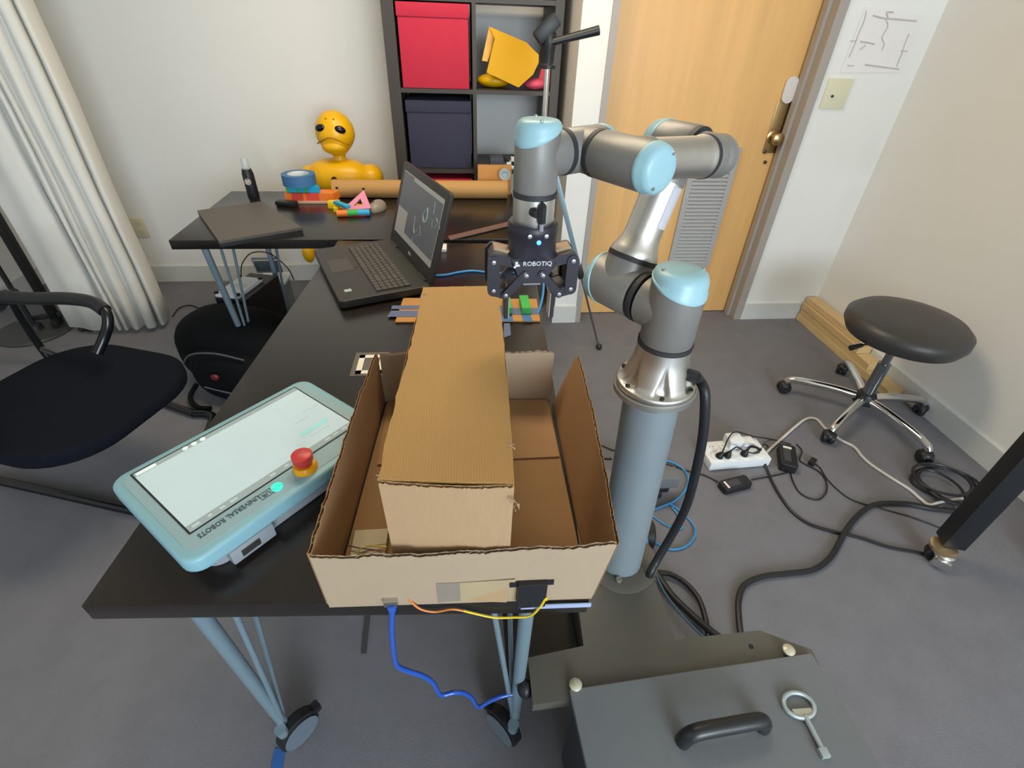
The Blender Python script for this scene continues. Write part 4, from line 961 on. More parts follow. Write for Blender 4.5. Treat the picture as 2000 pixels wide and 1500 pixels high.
sh = housing('shoulder_housing', J1, Zu, -w1, .046, .047, .058, .052, .0455, .34, .03)
ring(BASE + Zu * .0925, Zu, .0482, .009, sh)
ua = housing('upper_arm_housing', J2, -w1, U, .046, .04, .046, .05, .044, .2, .022)
ring(J2 + w1 * .057, w1, .0462, .009, ua)
b = NB(); lathe(b, [(.044, .0), (.044, .006), (.040, .014), (.034, .030), (.0325, .04), (.0325, .165), (.036, .175), (.038, .188)], axT(J2 + U * .058, U), 44); up_ = part('upper_arm_tube', b, alu_m, arm)
ring(J2 + U * .054, U, .0452, .009, up_)
lbx, _, _ = frame_of(U)
cdir = (EYE - J2); cdir = (cdir - U * cdir.dot(U)).normalized(); sidev = U.cross(cdir)
lx = cdir * .45 - sidev * .9 if (cdir * .45 - sidev * .9).dot(V((1, 0, 0))) > 0 else cdir * .45 + sidev * .9
lx.normalize()
b = NB(); bmq = bmesh.new()
cs = [math.radians(d_) for d_ in range(-28, 29, 7)]; yv = U.cross(lx)
rr = [[bmq.verts.new(J2 + U * z_ + (lx * math.cos(a_) + yv * math.sin(a_)) * .0329) for a_ in cs] for z_ in (.115, .185)]
for i in range(len(cs) - 1): bmq.faces.new((rr[0][i], rr[0][i + 1], rr[1][i + 1], rr[1][i]))
bmesh.ops.recalc_face_normals(bmq, faces=bmq.faces[:]); merge(b, bmq); part('label_sticker', b, M('pale_label', '#c4c2cc', .4), up_, 'pale label sticker')
el = housing('elbow_housing', EU, -w1, -U, .0385, .034, .032, .055, .034, .2, .022)
ring(EU + w1 * .036, w1, .0375, .008, el)
# elbow bend: from the ring around to the forearm
b = NB(); pts = [EU + w1 * .046, EF - w1 * .012, EF + w1 * .002 + Fd * .010, EF + Fd * .034]; tube(b, [EU + w1 * .040, EU + w1 * .050, EF - w1 * .008 + Fd * .004, EF + w1 * .0 + Fd * .02, EF + Fd * .034], .0315, 36, 8); eb = part('elbow_bend', b, urgrey_m, arm)
b = NB(); ell(b, EF + w1 * .0 - Fd * .002, (.0325, .0325, .0325)); part('elbow_knuckle', b, urgrey_m, eb)
ring(EF + Fd * .037, Fd, .0322, .007, eb)
b = NB(); lathe(b, [(.0315, 0), (.0315, .004), (.0305, .008), (.0295, .014), (.0285, .09), (.028, .145)], axT(EF + Fd * .0405, Fd), 44); part('forearm_tube', b, alu_m, arm)
fe = housing('wrist_one_housing', FE, w1, -Fd, .0318, .044, .045, .045, .030, .12, .02)
ring(FE - w1 * .049, w1, .0318, .008, fe)
wb = housing('wrist_two_housing', W1, h_, w1, .0305, .032, .036, .031, .0305, .2, .02)
ring(W1 - h_ * .040, h_, .0308, .008, wb)
wc = housing('wrist_three_housing', W2, Zu, h_, .0308, .025, .046, .043, .030, .40, .02)
ring(W2 - Zu * .0495, Zu, .0311, .007, wc)
# tool flange
b = NB(); lathe(b, [(.0302, 0), (.0302, .040), (.0295, .042), (.0, .042)], axT(W2 - Zu * .053, -Zu), 44); tf = part('tool_flange', b, alu_m, arm)
g = V((.999, .03, 0)).normalized(); nf_ = V((.03, -.999, 0)).normalized()
TF = W2 - Zu * .095
def G(x, d, z): return TF + g * x + nf_ * d + Zu * z
b = NB(); cyl(b, G(-.006, .026, .028), G(.000, .036, .028), .007, .007, 12); cyl(b, G(.006, .034, .038), G(.006, .034, .014), .0062, .0062, 6); lathe(b, [(.0062, 0), (0, .006)], axT(G(.006, .034, .038), (0, 0, 1)), 6); part('tool_connector', b, blk_m, tf)
b = NB(); tube(b, [G(.006, .034, .015), G(.006, .0355, .009), G(.006, .0365, .003)], .0032, 8); part('tool_cable', b, M('cable_grey', '#8a8896', .5), tf)
# gripper: body, four-bar linkage fingers
Tg = Matrix(((g.x, nf_.x, 0, TF.x), (g.y, nf_.y, 0, TF.y), (0, 0, 1, TF.z), (0, 0, 0, 1)))
def ring_box(bm, prof):                     # stacked rounded rectangles (w, d, z, r)
    b = bmesh.new(); rs_ = []
    for w_, d_, z_, r_ in prof: rs_.append([b.verts.new((x, y, z_)) for x, y in rrect(w_, d_, r_, 6)])
    for A_, B_ in zip(rs_, rs_[1:]):
        for i in range(len(A_)): j = (i + 1) % len(A_); b.faces.new((A_[i], A_[j], B_[j], B_[i]))
    b.faces.new(rs_[0][::-1]); b.faces.new(rs_[-1]); bmesh.ops.recalc_face_normals(b, faces=b.faces[:]); return merge(bm, b, Tg)
b = NB(); ring_box(b, [(.070, .070, .007, .0349), (.075, .075, .004, .0374), (.075, .075, -.006, .0374), (.072, .070, -.012, .034), (.072, .066, -.034, .03), (.080, .062, -.043, .02), (.080, .058, -.050, .015), (.060, .05, -.064, .01), (.050, .046, -.070, .008), (.034, .040, -.083, .005)])
gb = part('gripper_body', b, grip_m, arm, 'black two-finger gripper')
b = NB(); prism(b, [(-.034, -.040), (.034, -.040), (.027, -.058), (.018, -.078), (-.018, -.078), (-.027, -.058)], .026, .0305, axT(TF, nf_, g)); part('front_plate', b, grip_m, gb, smooth=0)
b = NB(); lathe(b, [(.0032, 0), (.0032, .0012), (0, .002)], axT(G(.004, .0352, -.0135), nf_), 16); part('status_light', b, ledb_m, gb, 'blue status light')
for x, d_, z in ((-.010, .0366, -.004), (.014, .0362, -.004), (-.0115, .0362, -.064), (.0135, .0362, -.064)): part('screw', lathe(NB(), [(.0032, 0), (.0032, .002), (0, .0026)], axT(G(x, d_, z), nf_), 12), steel_m, gb)
Tx = axT(G(.006, .0308, -.0475), nf_, g)
b = text_bm('ROBOTIQ', .0098, Tx @ Matrix.Translation((-.001, 0, 0))); part('lettering', b, M('print_white', '#d8d8e0', .5, emit='#d8d8e0', es=.05), gb, smooth=0)
b = NB()
for x, y, s in ((-.0325, .002, .0028), (-.0325, -.002, .0028), (-.0295, -.002, .0025), (-.0350, -.0045, .0022)): box(b, x - s / 2 - .0005, x + s / 2 + .0005, y - s / 2 - .0003, y + s / 2 + .0003, 0, .0006, Tx)
part('emblem', b, MATS['print_white'], gb, smooth=0)
b = NB(); box(b, -.0135, .0135, -.02, .0215, -.0855, -.083, Tg); part('palm_plate', b, M('palm_grey', '#8f8e96', .4, .5), gb, smooth=0)
def bar(bm, p, q_, w_, d0, d1, T2_):        # flat link between two 2-D points in the gripper plane
    p, q_ = V(p), V(q_); d_ = (q_ - p).normalized(); n_ = V((-d_.y, d_.x)); poly = []
    a0 = math.atan2(n_.y, n_.x)
    for i in range(9): a_ = a0 + PI * i / 8; poly.append((p.x + w_ * math.cos(a_), p.y + w_ * math.sin(a_)))
    for i in range(9): a_ = a0 + PI + PI * i / 8; poly.append((q_.x + w_ * math.cos(a_), q_.y + w_ * math.sin(a_)))
    return prism(bm, poly, d0, d1, T2_)
TX2 = axT(TF, nf_, g)                       # local x = g, local y = up, local z = towards the camera
for s in (-1, 1):
    kn = part('knuckle_link', bar(NB(), (s * .033, -.046), (s * .058, -.040), .0055, -.018, .018, TX2), grip_m, gb, smooth=30)
    for d0, d1 in ((.018, .026), (-.026, -.018)):
        part('link_plate', bar(NB(), (s * .033, -.047), (s * .058, -.040), .0075, d0, d1, TX2), grip_m, kn, smooth=30)
    fo = part('outer_finger', bar(NB(), (s * .0600, -.044), (s * .0600, -.091), .006, -.02, .02, TX2), grip_m, gb, smooth=30)
    for d0, d1 in ((.020, .0285), (-.0285, -.020)): part('side_plate', bar(NB(), (s * .0600, -.0455), (s * .0600, -.091), .0092, d0, d1, TX2), grip_m, fo, smooth=30)
    for d0, d1 in ((.027, .033), (-.033, -.027)): part('inner_link', bar(NB(), (s * .0125, -.064), (s * .0415, -.097), .0062, d0, d1, TX2), grip_m, gb, smooth=30)
    fb = part('finger_base', bar(NB(), (s * .0600, -.093), (s * .0415, -.098), .006, -.02, .02, TX2), grip_m, gb, smooth=30)
    for d0, d1 in ((.0205, .027), (-.027, -.0205)): part('side_plate', bar(NB(), (s * .0600, -.093), (s * .0415, -.098), .0075, d0, d1, TX2), grip_m, fb, smooth=30)
    b = NB(); box(b, s * .0375 - .0035, s * .0375 + .0035, -.011, .011, -.150, -.098, Tg, .0015); ft = part('fingertip', b, blk_m, gb, smooth=0)
    b = NB(); box(b, s * .0375 - s * .0035 - .0012, s * .0375 - s * .0035 + .0012, -.0105, .0105, -.149, -.106, Tg); part('fingertip_pad', b, M('pad_silver', '#a8a8a8', .35, .4), ft, smooth=0)
    for x, y, d_ in ((.0600, -.0455, .0285), (.0600, -.091, .0285), (.0415, -.097, .033), (.0125, -.064, .033)): part('pivot_pin', lathe(NB(), [(.0033, 0), (.0033, .0016), (0, .0022)], axT(G(s * x, d_, y), nf_), 12), steel_m, gb)
    b = NB(); bar(b, (s * .036, -.037), (s * .056, -.032), .003, -.012, .012, TX2); part('knuckle_cap', b, M('pale_brass', '#a08a70', .4, .4), kn, smooth=30)

# thick cable from the robot base down to the cart
yc = .70
pts = [BASE + w1 * .060 + h_ * .027 + Zu * .04] + [ay(x, y, yc + dy) for x, y, dy in ((1366, 742, .02), (1377, 772, 0), (1373, 850, -.01), (1358, 925, -.01), (1340, 990, -.01), (1312, 1045, -.015), (1283, 1094, -.03), (1268, 1125, -.05))]
pts += [V((pts[-1].x + .004, pts[-1].y - .01, .22)), V((.50, .60, .05)), V((.56, .56, .012))]
solo('robot_cable', tube(NB(), pts, .0098, 12), blk_m, 'thick black cable hanging from the robot base down behind the cart', 'cable')

# ------------------------------------------------------------------ stool
C = V((1.842, 1.635, 0)); SZ = .468
t = thing('swivel_stool', 'round dark vinyl stool with chrome five-star base', 'stool', C)
b = NB(); lathe(b, [(0, -.055), (.18, -.055), (.212, -.046), (.230, -.012), (.228, .018), (.202, .040), (.13, .052), (.06, .054), (0, .054)], Matrix.Translation(C + V((.0, 0, SZ))), 56); part('seat', b, vinyl_m, t, smooth=60)
b = NB(); cyl(b, C + V((0, 0, .08)), C + V((0, 0, .28)), .025, .025, 24); cyl(b, C + V((0, 0, .27)), C + V((0, 0, SZ - .04)), .016, .016, 20); part('gas_lift', b, M('dark_chrome', '#8d9398', .2, .9), t)
b = NB(); lathe(b, [(.045, .066), (.045, .10), (.036, .118), (.03, .12)], Matrix.Translation(C), 28); part('hub', b, blk_m, t)
b = NB(); box(b, -.06, .06, -.05, .05, SZ - .055, SZ - .041, Matrix.Translation((C.x, C.y, 0))); part('seat_bracket', b, blk_m, t)
lv = ax(1648, 668, 1.62); le = V((C.x - .19, C.y - .03, SZ - .07))
b = NB(); tube(b, [C + V((-.03, 0, SZ - .05)), C + V((-.12, -.02, SZ - .062)), le], .004, 8); cyl(b, le, le + V((-.055, -.012, -.004)), .009, .012, 14); part('height_lever', b, blk_m, t)
for i, (px, py) in enumerate(((1527, 765), (1640, 728), (1792, 808), (1803, 905), (1610, 865))):
    f_ = az(px, py, 0); d_ = f_ - C; d_.z = 0; r_ = min(.335, max(.28, d_.length)); d_.normalize()
    e_ = C + d_ * r_; b = NB()
    pts = [C + d_ * .03 + V((0, 0, .088)), C + d_ * r_ * .35 + V((0, 0, .094)), C + d_ * r_ * .75 + V((0, 0, .090)), e_ + V((0, 0, .080)) - d_ * .02, e_ + V((0, 0, .062))]
    tube(b, pts, lambda u_: .0195 - .004 * u_, 14, 6); lg = part('leg', b, chrome_m, t)
    sd = V((-d_.y, d_.x, 0)); sd = (sd + d_ * (.5 if i % 2 else -.4)).normalized()
    b = NB()
    for s_ in (-1, 1): lathe(b, [(0, -.010), (.024, -.010), (.029, -.005), (.029, .005), (.024, .010), (0, .010)], axT(e_ + sd * (.014 * s_) + V((0, 0, .0295)), sd), 20)
    part('castor', b, blk_m, lg)
    b = NB(); cyl(b, e_ + V((0, 0, .025)), e_ + V((0, 0, .062)), .012, .010, 12); ell(b, e_ + V((0, 0, .042)), (.029, .029, .021), seg=16, rings=10); part('castor_hood', b, blk_m, lg)
# planks in the corner
zz = 0
for i, (xo, yo, ln, hh_, ww) in enumerate(((2.062, 2.535, .80, .042, .085), (2.068, 2.53, .62, .036, .078), (2.064, 2.532, .52, .036, .078), (2.080, 2.535, .50, .034, .066))):
    nm = ('bottom', 'second lowest', 'second highest', 'top')[i]
    b = NB(); box(b, xo, xo + ww, yo - ln, yo, zz + .0005, zz + hh_, bev=.002); zz += hh_ + .0008
    solo('pine_plank', b, pine_m, nm + ' pine plank of the stack along the right wall', 'plank', group='pine planks by the wall', smooth=0)

# ------------------------------------------------------------------ power strip, adapters, cables on the floor
A_, B_ = az(1385, 921, .0), az(1503, 910, .0)
A_ = az(1385, 918, .006); B_ = az(1502, 908, .006); Cc = az(1369, 872, .045)
ux = (B_ - A_); PW = ux.length; ux.normalize(); uy_ = V((-ux.y, ux.x, 0)); PD = .125
Tp_ = Matrix(((ux.x, uy_.x, 0, A_.x), (ux.y, uy_.y, 0, A_.y), (0, 0, 1, 0), (0, 0, 0, 1)))
t = thing('power_strip', 'white double-row power strip on the carpet', 'power strip', Tp_ @ V((PW / 2, PD / 2, 0)))
b = NB(); box(b, 0, PW, 0, PD, .001, .042, Tp_, .004); part('body', b, white_m, t)
for r in range(2):
    for k in range(4):
        x, y = PW * (.16 + .225 * k), PD * (.27 if r == 0 else .73)
        b = NB(); lathe(b, [(.026, 0), (.026, .004), (.022, .005), (0, .0035)], Tp_ @ Matrix.Translation((x, y, .042)), 24); so = part('socket', b, white_m, t)
        b = NB()
        for dx2 in (-.007, .007): lathe(b, [(.0022, 0), (.0022, .0006), (0, .0006)], Tp_ @ Matrix.Translation((x + dx2, y, .0459)), 8)
        part('socket_hole', b, blk_m, so)
t = thing('plug_adapter', 'white cube plug adapter standing on the power strip', 'adapter', Tp_ @ V((PW * .52, PD * .72, .048)))
b = NB(); box(b, PW * .40, PW * .64, PD * .5, PD * .98, .048, .088, Tp_, .006); part('body', b, white_m, t)
b = NB(); box(b, PW * .66, PW * .86, PD * .55, PD * .95, .048, .068, Tp_, .008); solo('plug_adapter', b, white_m, 'low white plug beside the cube adapter on the power strip', 'adapter')
plugs = []
for k, x in enumerate((.17, .30, .58)):
    q = Tp_ @ V((PW * x, PD * .24, .046)); b = NB(); lathe(b, [(.015, 0), (.016, .004), (.012, .016), (.006, .028), (.004, .032)], axT(q, V((.25, -.1, 1))), 16)
    solo('mains_plug', b, blk_m, ('leftmost', 'middle', 'rightmost')[k] + ' black plug pushed into the power strip', 'plug', group='plugs in the power strip'); plugs.append(q + V((.006, -.002, .03)))
def floor_cable(name, pix, r, mat, label, pre=(), post=(), cat='cable'):
    return solo(name, tube(NB(), list(pre) + [az(x, y, r + .001) for x, y in pix] + list(post), r, 8), mat, label, cat)
floor_cable('power_cable', [(1507, 858), (1545, 868)], .0028, blk_m, 'thin black cord arching from the strip to the upright adapter', pre=[plugs[0], az(1432, 845, .10), az(1470, 852, .06)])
floor_cable('power_cable', [(1500, 872)], .0028, blk_m, 'short thin black cord looping across the power strip', pre=[plugs[1], plugs[1] + V((.03, .01, .012)), az(1455, 882, .06), az(1480, 884, .05), az(1492, 868, .03)])
floor_cable('extension_cable', [(1496, 912), (1508, 940), (1525, 970), (1548, 1000), (1580, 1023), (1620, 1036), (1680, 1050), (1735, 1068), (1790, 1078), (1805, 1082)], .0055, blk_m, 'medium black cord curving from the strip to the rolling stand', pre=[plugs[2], plugs[2] + V((.02, .01, .008)), az(1485, 880, .045)])
floor_cable('white_cable', [(1497, 884), (1520, 863), (1550, 836), (1575, 818), (1595, 819), (1612, 837), (1640, 858), (1668, 873), (1685, 893), (1705, 910), (1740, 933), (1775, 955), (1797, 974), (1815, 986), (1840, 980), (1905, 970)], .0058, M('ivory_cord', '#d0ccc6', .5), 'off-white cord snaking from the strip towards the rolling stand')
floor_cable('thick_cable', [(1447, 1240), (1443, 1205), (1443, 1170), (1455, 1142), (1490, 1126), (1540, 1120), (1590, 1112), (1625, 1085), (1650, 1040), (1675, 1008), (1710, 985), (1770, 984), (1820, 993), (1880, 1000)], .0095, blk_m, 'thick black cable curving across the carpet from the cart', pre=[az(1452, 1260, .012)])
floor_cable('data_cable', [(1582, 902), (1600, 912), (1615, 935), (1640, 960), (1668, 978), (1720, 993), (1780, 1010), (1845, 1035)], .0026, blk_m, 'thin black cord running from the small plug to the stand')
floor_cable('adapter_cable', [(1543, 915), (1547, 935), (1560, 960), (1580, 973), (1600, 975), (1614, 960), (1613, 938), (1598, 920), (1575, 908), (1562, 898), (1566, 880), (1556, 868)], .003, blk_m, 'thin black cord looped beneath the upright adapter')
floor_cable('adapter_cable', [(1468, 937), (1500, 931), (1530, 925), (1550, 918)], .0026, blk_m, 'thin black cord joining the two adapters')
floor_cable('adapter_cable', [(1402, 941), (1375, 928), (1350, 922), (1320, 912), (1290, 903), (1240, 890), (1195, 878), (1170, 868), (1130, 860)], .003, blk_m, 'thin black cord passing behind the pedestal to the flat adapter')
floor_cable('floor_cable', [(1195, 896), (1170, 895), (1120, 890)], .0035, blk_m, 'short black cord left of the pedestal foot')
q = az(1585, 905, 0); b = NB(); box(b, -.02, .02, -.012, .012, .001, .02, Matrix.Translation(q) @ Matrix.Rotation(.7, 4, 'Z'), .005); solo('inline_plug', b, blk_m, 'small black inline plug right of the upright adapter', 'plug')
def adapter(name, pix, h, label, stick):
    P_ = [az(x, y, h) for x, y in pix]; c_ = sum(P_, V()) / 4
    t = thing(name, label, 'adapter', V((c_.x, c_.y, 0)))
    e1 = (P_[1] - P_[0] + P_[2] - P_[3]).normalized(); e2 = V((-e1.y, e1.x, 0)); w_ = ((P_[1] - P_[0]).length + (P_[2] - P_[3]).length) / 2; d_ = ((P_[3] - P_[0]).length + (P_[2] - P_[1]).length) / 2
    T = Matrix(((e1.x, e2.x, 0, c_.x), (e1.y, e2.y, 0, c_.y), (0, 0, 1, 0), (0, 0, 0, 1)))
    b = NB(); prism(b, rrect(w_, d_, .01), .001, h, T, .003); part('case', b, blk_m, t)
    b = NB(); box(b, -w_ * .28, w_ * .12, -d_ * .3, d_ * .3, h - .001, h + .0006, T); part('rating_label', b, M('label_dark', '#3c3f47', .5), t, smooth=0)
    b = NB()
    if stick == 'left': box(b, -w_ * .38, -w_ * .31, -d_ * .36, d_ * .3, h - .001, h + .0008, T)
    else: box(b, -w_ * .28, w_ * .22, d_ * .28, d_ * .38, h - .001, h + .0008, T)
    part('white_label', b, paper_m, t, smooth=0)
adapter('laptop_adapter', [(1420, 958), (1471, 944), (1456, 926), (1402, 939)], .03, 'flat black power adapter in front of the power strip', 'left')
adapter('laptop_adapter', [(1523, 905), (1560, 913), (1554, 872), (1525, 864)], .04, 'black power adapter with grey label right of the power strip', 'top')
# coil by the rolling stand
b = NB(); c_ = az(1848, 948, .01)
for k, (ox, oy, ra, rb) in enumerate(((0, 0, .125, .095), (.012, -.01, .115, .10), (-.05, -.02, .07, .09), (-.03, .01, .105, .085))):
    pts = [c_ + V((ox + ra * math.cos(a_) * (1 + .06 * math.sin(3 * a_ + k)), oy + rb * math.sin(a_), .0 + .0095 * k + .003 * math.sin(2 * a_))) for a_ in [2 * PI * i / 26 for i in range(27)]]; tube(b, pts, .0052, 7, 0)
solo('cable_coil', b, blk_m, 'coil of black cable on the carpet beside the rolling stand', 'cable')
# cables behind the cart
yb_ = .53
def by(p): return [ay(x, y, .62) for x, y in p]
solo('cart_cable', tube(NB(), [az(x, y, .02) for x, y in ((1285, 1118), (1310, 1122), (1340, 1140), (1365, 1170), (1378, 1210), (1385, 1255))], .0085, 10), blk_m, 'black cable arching on the floor right of the base plate', 'cable')
solo('cart_cable', tube(NB(), [az(x, y, .03) for x, y in ((1283, 1120), (1310, 1160), (1350, 1200), (1395, 1238), (1430, 1262))], .011, 10), blk_m, 'black cable lying straight along the base plate', 'cable')
solo('cart_cable', tube(NB(), [az(x, y, .05) for x, y in ((1277, 1112), (1300, 1160), (1335, 1205), (1375, 1245))], .003, 8), M('blue_grey_cable', '#3a6a8a', .5), 'thin blue-grey cable along the cart side', 'cable')
# blue network cables by the pedestal
solo('network_cable', tube(NB(), [az(x, y, .006) for x, y in ((1284, 898), (1310, 902), (1333, 915), (1344, 935), (1338, 958), (1318, 978), (1296, 988), (1274, 997), (1262, 1003))], .0035, 8), bluecable_m, 'blue network cable curling round the outrigger end', 'cable')
solo('network_cable', tube(NB(), [az(x, y, z) for x, y, z in ((1256, 985, .12), (1262, 1015, .08), (1268, 1045, .03), (1285, 1062, .006), (1310, 1073, .006), (1338, 1068, .006), (1355, 1050, .006), (1356, 1030, .006), (1340, 1008, .006), (1318, 990, .006), (1305, 983, .006))], .0035, 8), bluecable_m, 'blue network cable making a wide loop right of the pedestal', 'cable')
solo('network_cable', tube(NB(), [az(x, y, z) for x, y, z in ((1250, 990, .14), (1258, 1020, .12), (1264, 1060, .1), (1266, 1100, .1))], .004, 8), bluecable_m, 'blue network cable hanging straight down along the pedestal', 'cable')
solo('network_cable', tube(NB(), [az(x, y, .006) for x, y in ((1272, 1005), (1295, 1022), (1320, 1033), (1332, 1030), (1325, 1008), (1312, 990))], .003, 8), bluecable_m, 'short blue network cable inside the wide loop', 'cable')

# ------------------------------------------------------------------ rolling stand at the right edge
pb = az(1850, 1055, .10); pb2 = az(1905, 1075, .10)
t = thing('rolling_stand', 'black upright post of a wheeled stand at the right edge', 'stand', (pb.x + .03, pb.y, 0))
c_ = V((1.60, .868, 0)); d1_ = V((.93, -.36, 0)).normalized(); d2_ = V((-d1_.y, d1_.x, 0))
Tq = Matrix(((d1_.x, d2_.x, 0, c_.x), (d1_.y, d2_.y, 0, c_.y), (0, 0, 1, 0), (0, 0, 0, 1)))
b = NB(); box(b, -.032, .034, -.03, .03, .085, 1.30, Tq, .004); part('post', b, M('stand_black', '#191b20', .45), t, smooth=20)
b = NB(); box(b, .355, .535, -.028, .028, .078, .118, Tq, .004); part('base_leg', b, MATS['stand_black'], t)
b = NB(); box(b, .475, .535, -.03, .03, .118, 1.30, Tq, .004); part('post', b, MATS['stand_black'], t, smooth=20)
b = NB(); box(b, -.032, .535, -.03, .03, 1.30, 1.35, Tq, .004); part('crossbar', b, MATS['stand_black'], t, smooth=20)
for k, (ox, oy) in enumerate(((-.02, -.02), (.365, 0.0))):
    Tw = Tq @ Matrix.Translation((ox, oy, 0))
    b = NB(); lathe(b, [(0, -.016), (.03, -.016), (.036, -.010), (.036, .010), (.03, .016), (0, .016)], Tw @ axT((0, 0, .037), (.4, 1, 0)), 26); part('castor_wheel', b, blk_m if k == 0 else white_m, t)
    b = NB(); lathe(b, [(.036, .062), (.04, .07), (.04, .078), (.02, .082)], Tw, 24); part('castor_cup', b, M('gold_ring', '#c8b088', .25, .8), t)
    b = NB(); box(b, -.012, .040, -.040, -.020, .012, .045, Tw @ Matrix.Rotation(-.4, 4, 'Z'), .006); part('brake_pedal', b, chrome_m, t)
    b = NB(); ell(b, (.012, -.012, .050), (.034, .028, .016), Tw, 20, 12); part('castor_hood', b, chrome_m, t)

# ------------------------------------------------------------------ office chair
d_ = V((.945, -.326, 0)).normalized(); e_ = V((-.326, -.945, 0)).normalized()
SC = V((-1.285, 1.395, 0))
def ch(a_, c_, z_): return SC + d_ * a_ + e_ * c_ + V((0, 0, z_))
Tch = Matrix(((d_.x, e_.x, 0, SC.x), (d_.y, e_.y, 0, SC.y), (0, 0, -1, 0), (0, 0, 0, 1)))
Tch = Matrix(((d_.x, -e_.x, 0, SC.x), (d_.y, -e_.y, 0, SC.y), (0, 0, 1, 0), (0, 0, 0, 1)))
t = thing('guest_chair', 'black fabric chair with tubular arms and sled base at the left', 'chair', SC)
b = NB(); prism(b, [(x, y) for x, y in rrect(.57, .56, .19, 9)], .375, .428, Tch, .02); part('seat', b, fabric_m, t, smooth=60)
b = NB()
bk = bmesh.new(); grid = []
for i in range(13):
    row = []
    for j in range(9):
        u_ = (j / 8 - .5) * .46; z_ = .50 + .42 * i / 12; row.append(bk.verts.new((-.64 - .12 * (i / 12) + .05 * (2 * j / 8 - 1) ** 2, u_, z_)))
    grid.append(row)
for A2, B2 in zip(grid, grid[1:]):
    for j in range(8): bk.faces.new((A2[j], A2[j + 1], B2[j + 1], B2[j]))
g2 = bmesh.ops.extrude_face_region(bk, geom=bk.faces[:]); bmesh.ops.translate(bk, vec=(-.03, 0, 0), verts=[x for x in g2['geom'] if isinstance(x, bmesh.types.BMVert)]); bmesh.ops.recalc_face_normals(bk, faces=bk.faces[:])
merge(b, bk, Tch); part('backrest', b, fabric_m, t, smooth=60)
frm = M('chair_tube', '#15171b', .25, .2)
for s in (-1, 1):
    y_ = s * .265
    if s < 0:
        arm_pts = [ay(-60, 580, 1.66), ay(0, 580, 1.66), ay(60, 583, 1.65), ay(130, 583, 1.63), ay(178, 590, 1.60), ay(205, 607, 1.57), ay(211, 632, 1.55), ay(203, 660, 1.53), ay(190, 690, 1.50)]
        last = arm_pts[-1]
    else:
        arm_pts = [ch(-.45, y_, .60), ch(-.33, y_, .625), ch(-.2, y_, .63), ch(-.08, y_, .63), ch(-.01, y_, .615), ch(.035, y_, .57), ch(.04, y_, .51), ch(.03, y_, .45), ch(.02, y_ * .98, .40)]
    b = NB(); tube(b, arm_pts, .0165, 12); af = part('arm_tube', b, frm, t)
    b = NB(); tube(b, arm_pts[:6], .0215, 12); part('arm_pad', b, blk_m, af)
    fr_, bk_ = (az(285, 1003, .017), az(10, 941, .017)) if s > 0 else (az(380, 808, .017), az(335, 792, .017))
    rd = (fr_ - bk_).normalized(); bk_ = fr_ - rd * .95
    run = [bk_ + V((0, 0, .38)) - rd * .01, bk_ + V((0, 0, .2)) - rd * .02, bk_ + V((0, 0, .04)) - rd * .0, bk_ + rd * .06, bk_.lerp(fr_, .5), fr_]
    b = NB(); tube(b, run, .0165, 12); part('sled_runner', b, frm, t)
    b = NB(); tube(b, [ch(-.45, y_, .60), ch(-.60, y_, .5), run[0]], .0125, 10); part('rear_post', b, frm, t)
fa, na = az(380, 808, .017), az(285, 1003, .017); xd = (fa - na).normalized(); yd = V((xd.y, -xd.x, 0))
b = NB(); tube(b, [fa, fa + yd * .07 - xd * .02, fa + yd * .09 - xd * .09, na + yd * .09 + xd * .09, na + yd * .07 + xd * .02, na], .0165, 12); part('front_bar', b, frm, t)
for s in (-1, 1): part('seat_rail', tube(NB(), [ch(-.45, s * .24, .365), ch(-.2, s * .2, .365), ch(.05, s * .2, .365)], .011, 8), frm, t)

# ------------------------------------------------------------------ floor stand at far left
c_ = az(72, 646, .0)
t = thing('floor_stand', 'black stand with round base and two poles in the left corner', 'stand', c_)
b = NB(); lathe(b, [(.172, 0), (.176, .006), (.172, .016), (.06, .024), (0, .026)], Matrix.Translation(c_), 48); part('base', b, M('stand_grey', '#3c3f40', .5), t)
q = az(70, 640, .03); b = NB(); cyl(b, (q.x, q.y, .02), (q.x, q.y, 1.7), .012, .012, 16); lathe(b, [(.035, .02), (.03, .05), (.014, .06)], Matrix.Translation((q.x, q.y, 0)), 20); part('thin_pole', b, blk_m, t)
t2 = V((az(113, 628, .03).x, az(113, 628, .03).y, 0))
b = NB(); box(b, -.018, .018, -.018, .018, .02, 1.9, Matrix.Translation(t2), .003); part('square_pole', b, M('pole_black', '#16191a', .5), t)
b = NB(); box(b, -.09, .09, -.012, .012, .06, .085, Matrix.Translation(t2) @ Matrix.Rotation(.4, 4, 'Z'), .003); box(b, -.012, .012, -.07, .07, .025, .06, Matrix.Translation(t2) @ Matrix.Rotation(.4, 4, 'Z'), .003); part('pole_bracket', b, blk_m, t)
q = az(172, 646, .0); b = NB(); box(b, -.03, .035, -.012, .012, .001, .022, Matrix.Translation(q) @ Matrix.Rotation(-.15, 4, 'Z'), .006); ell(b, q + V((-.028, 0, .013)), (.015, .017, .013), seg=14, rings=8); solo('cable_plug', b, blk_m, 'small black plug on the carpet under the curtain hem', 'plug')

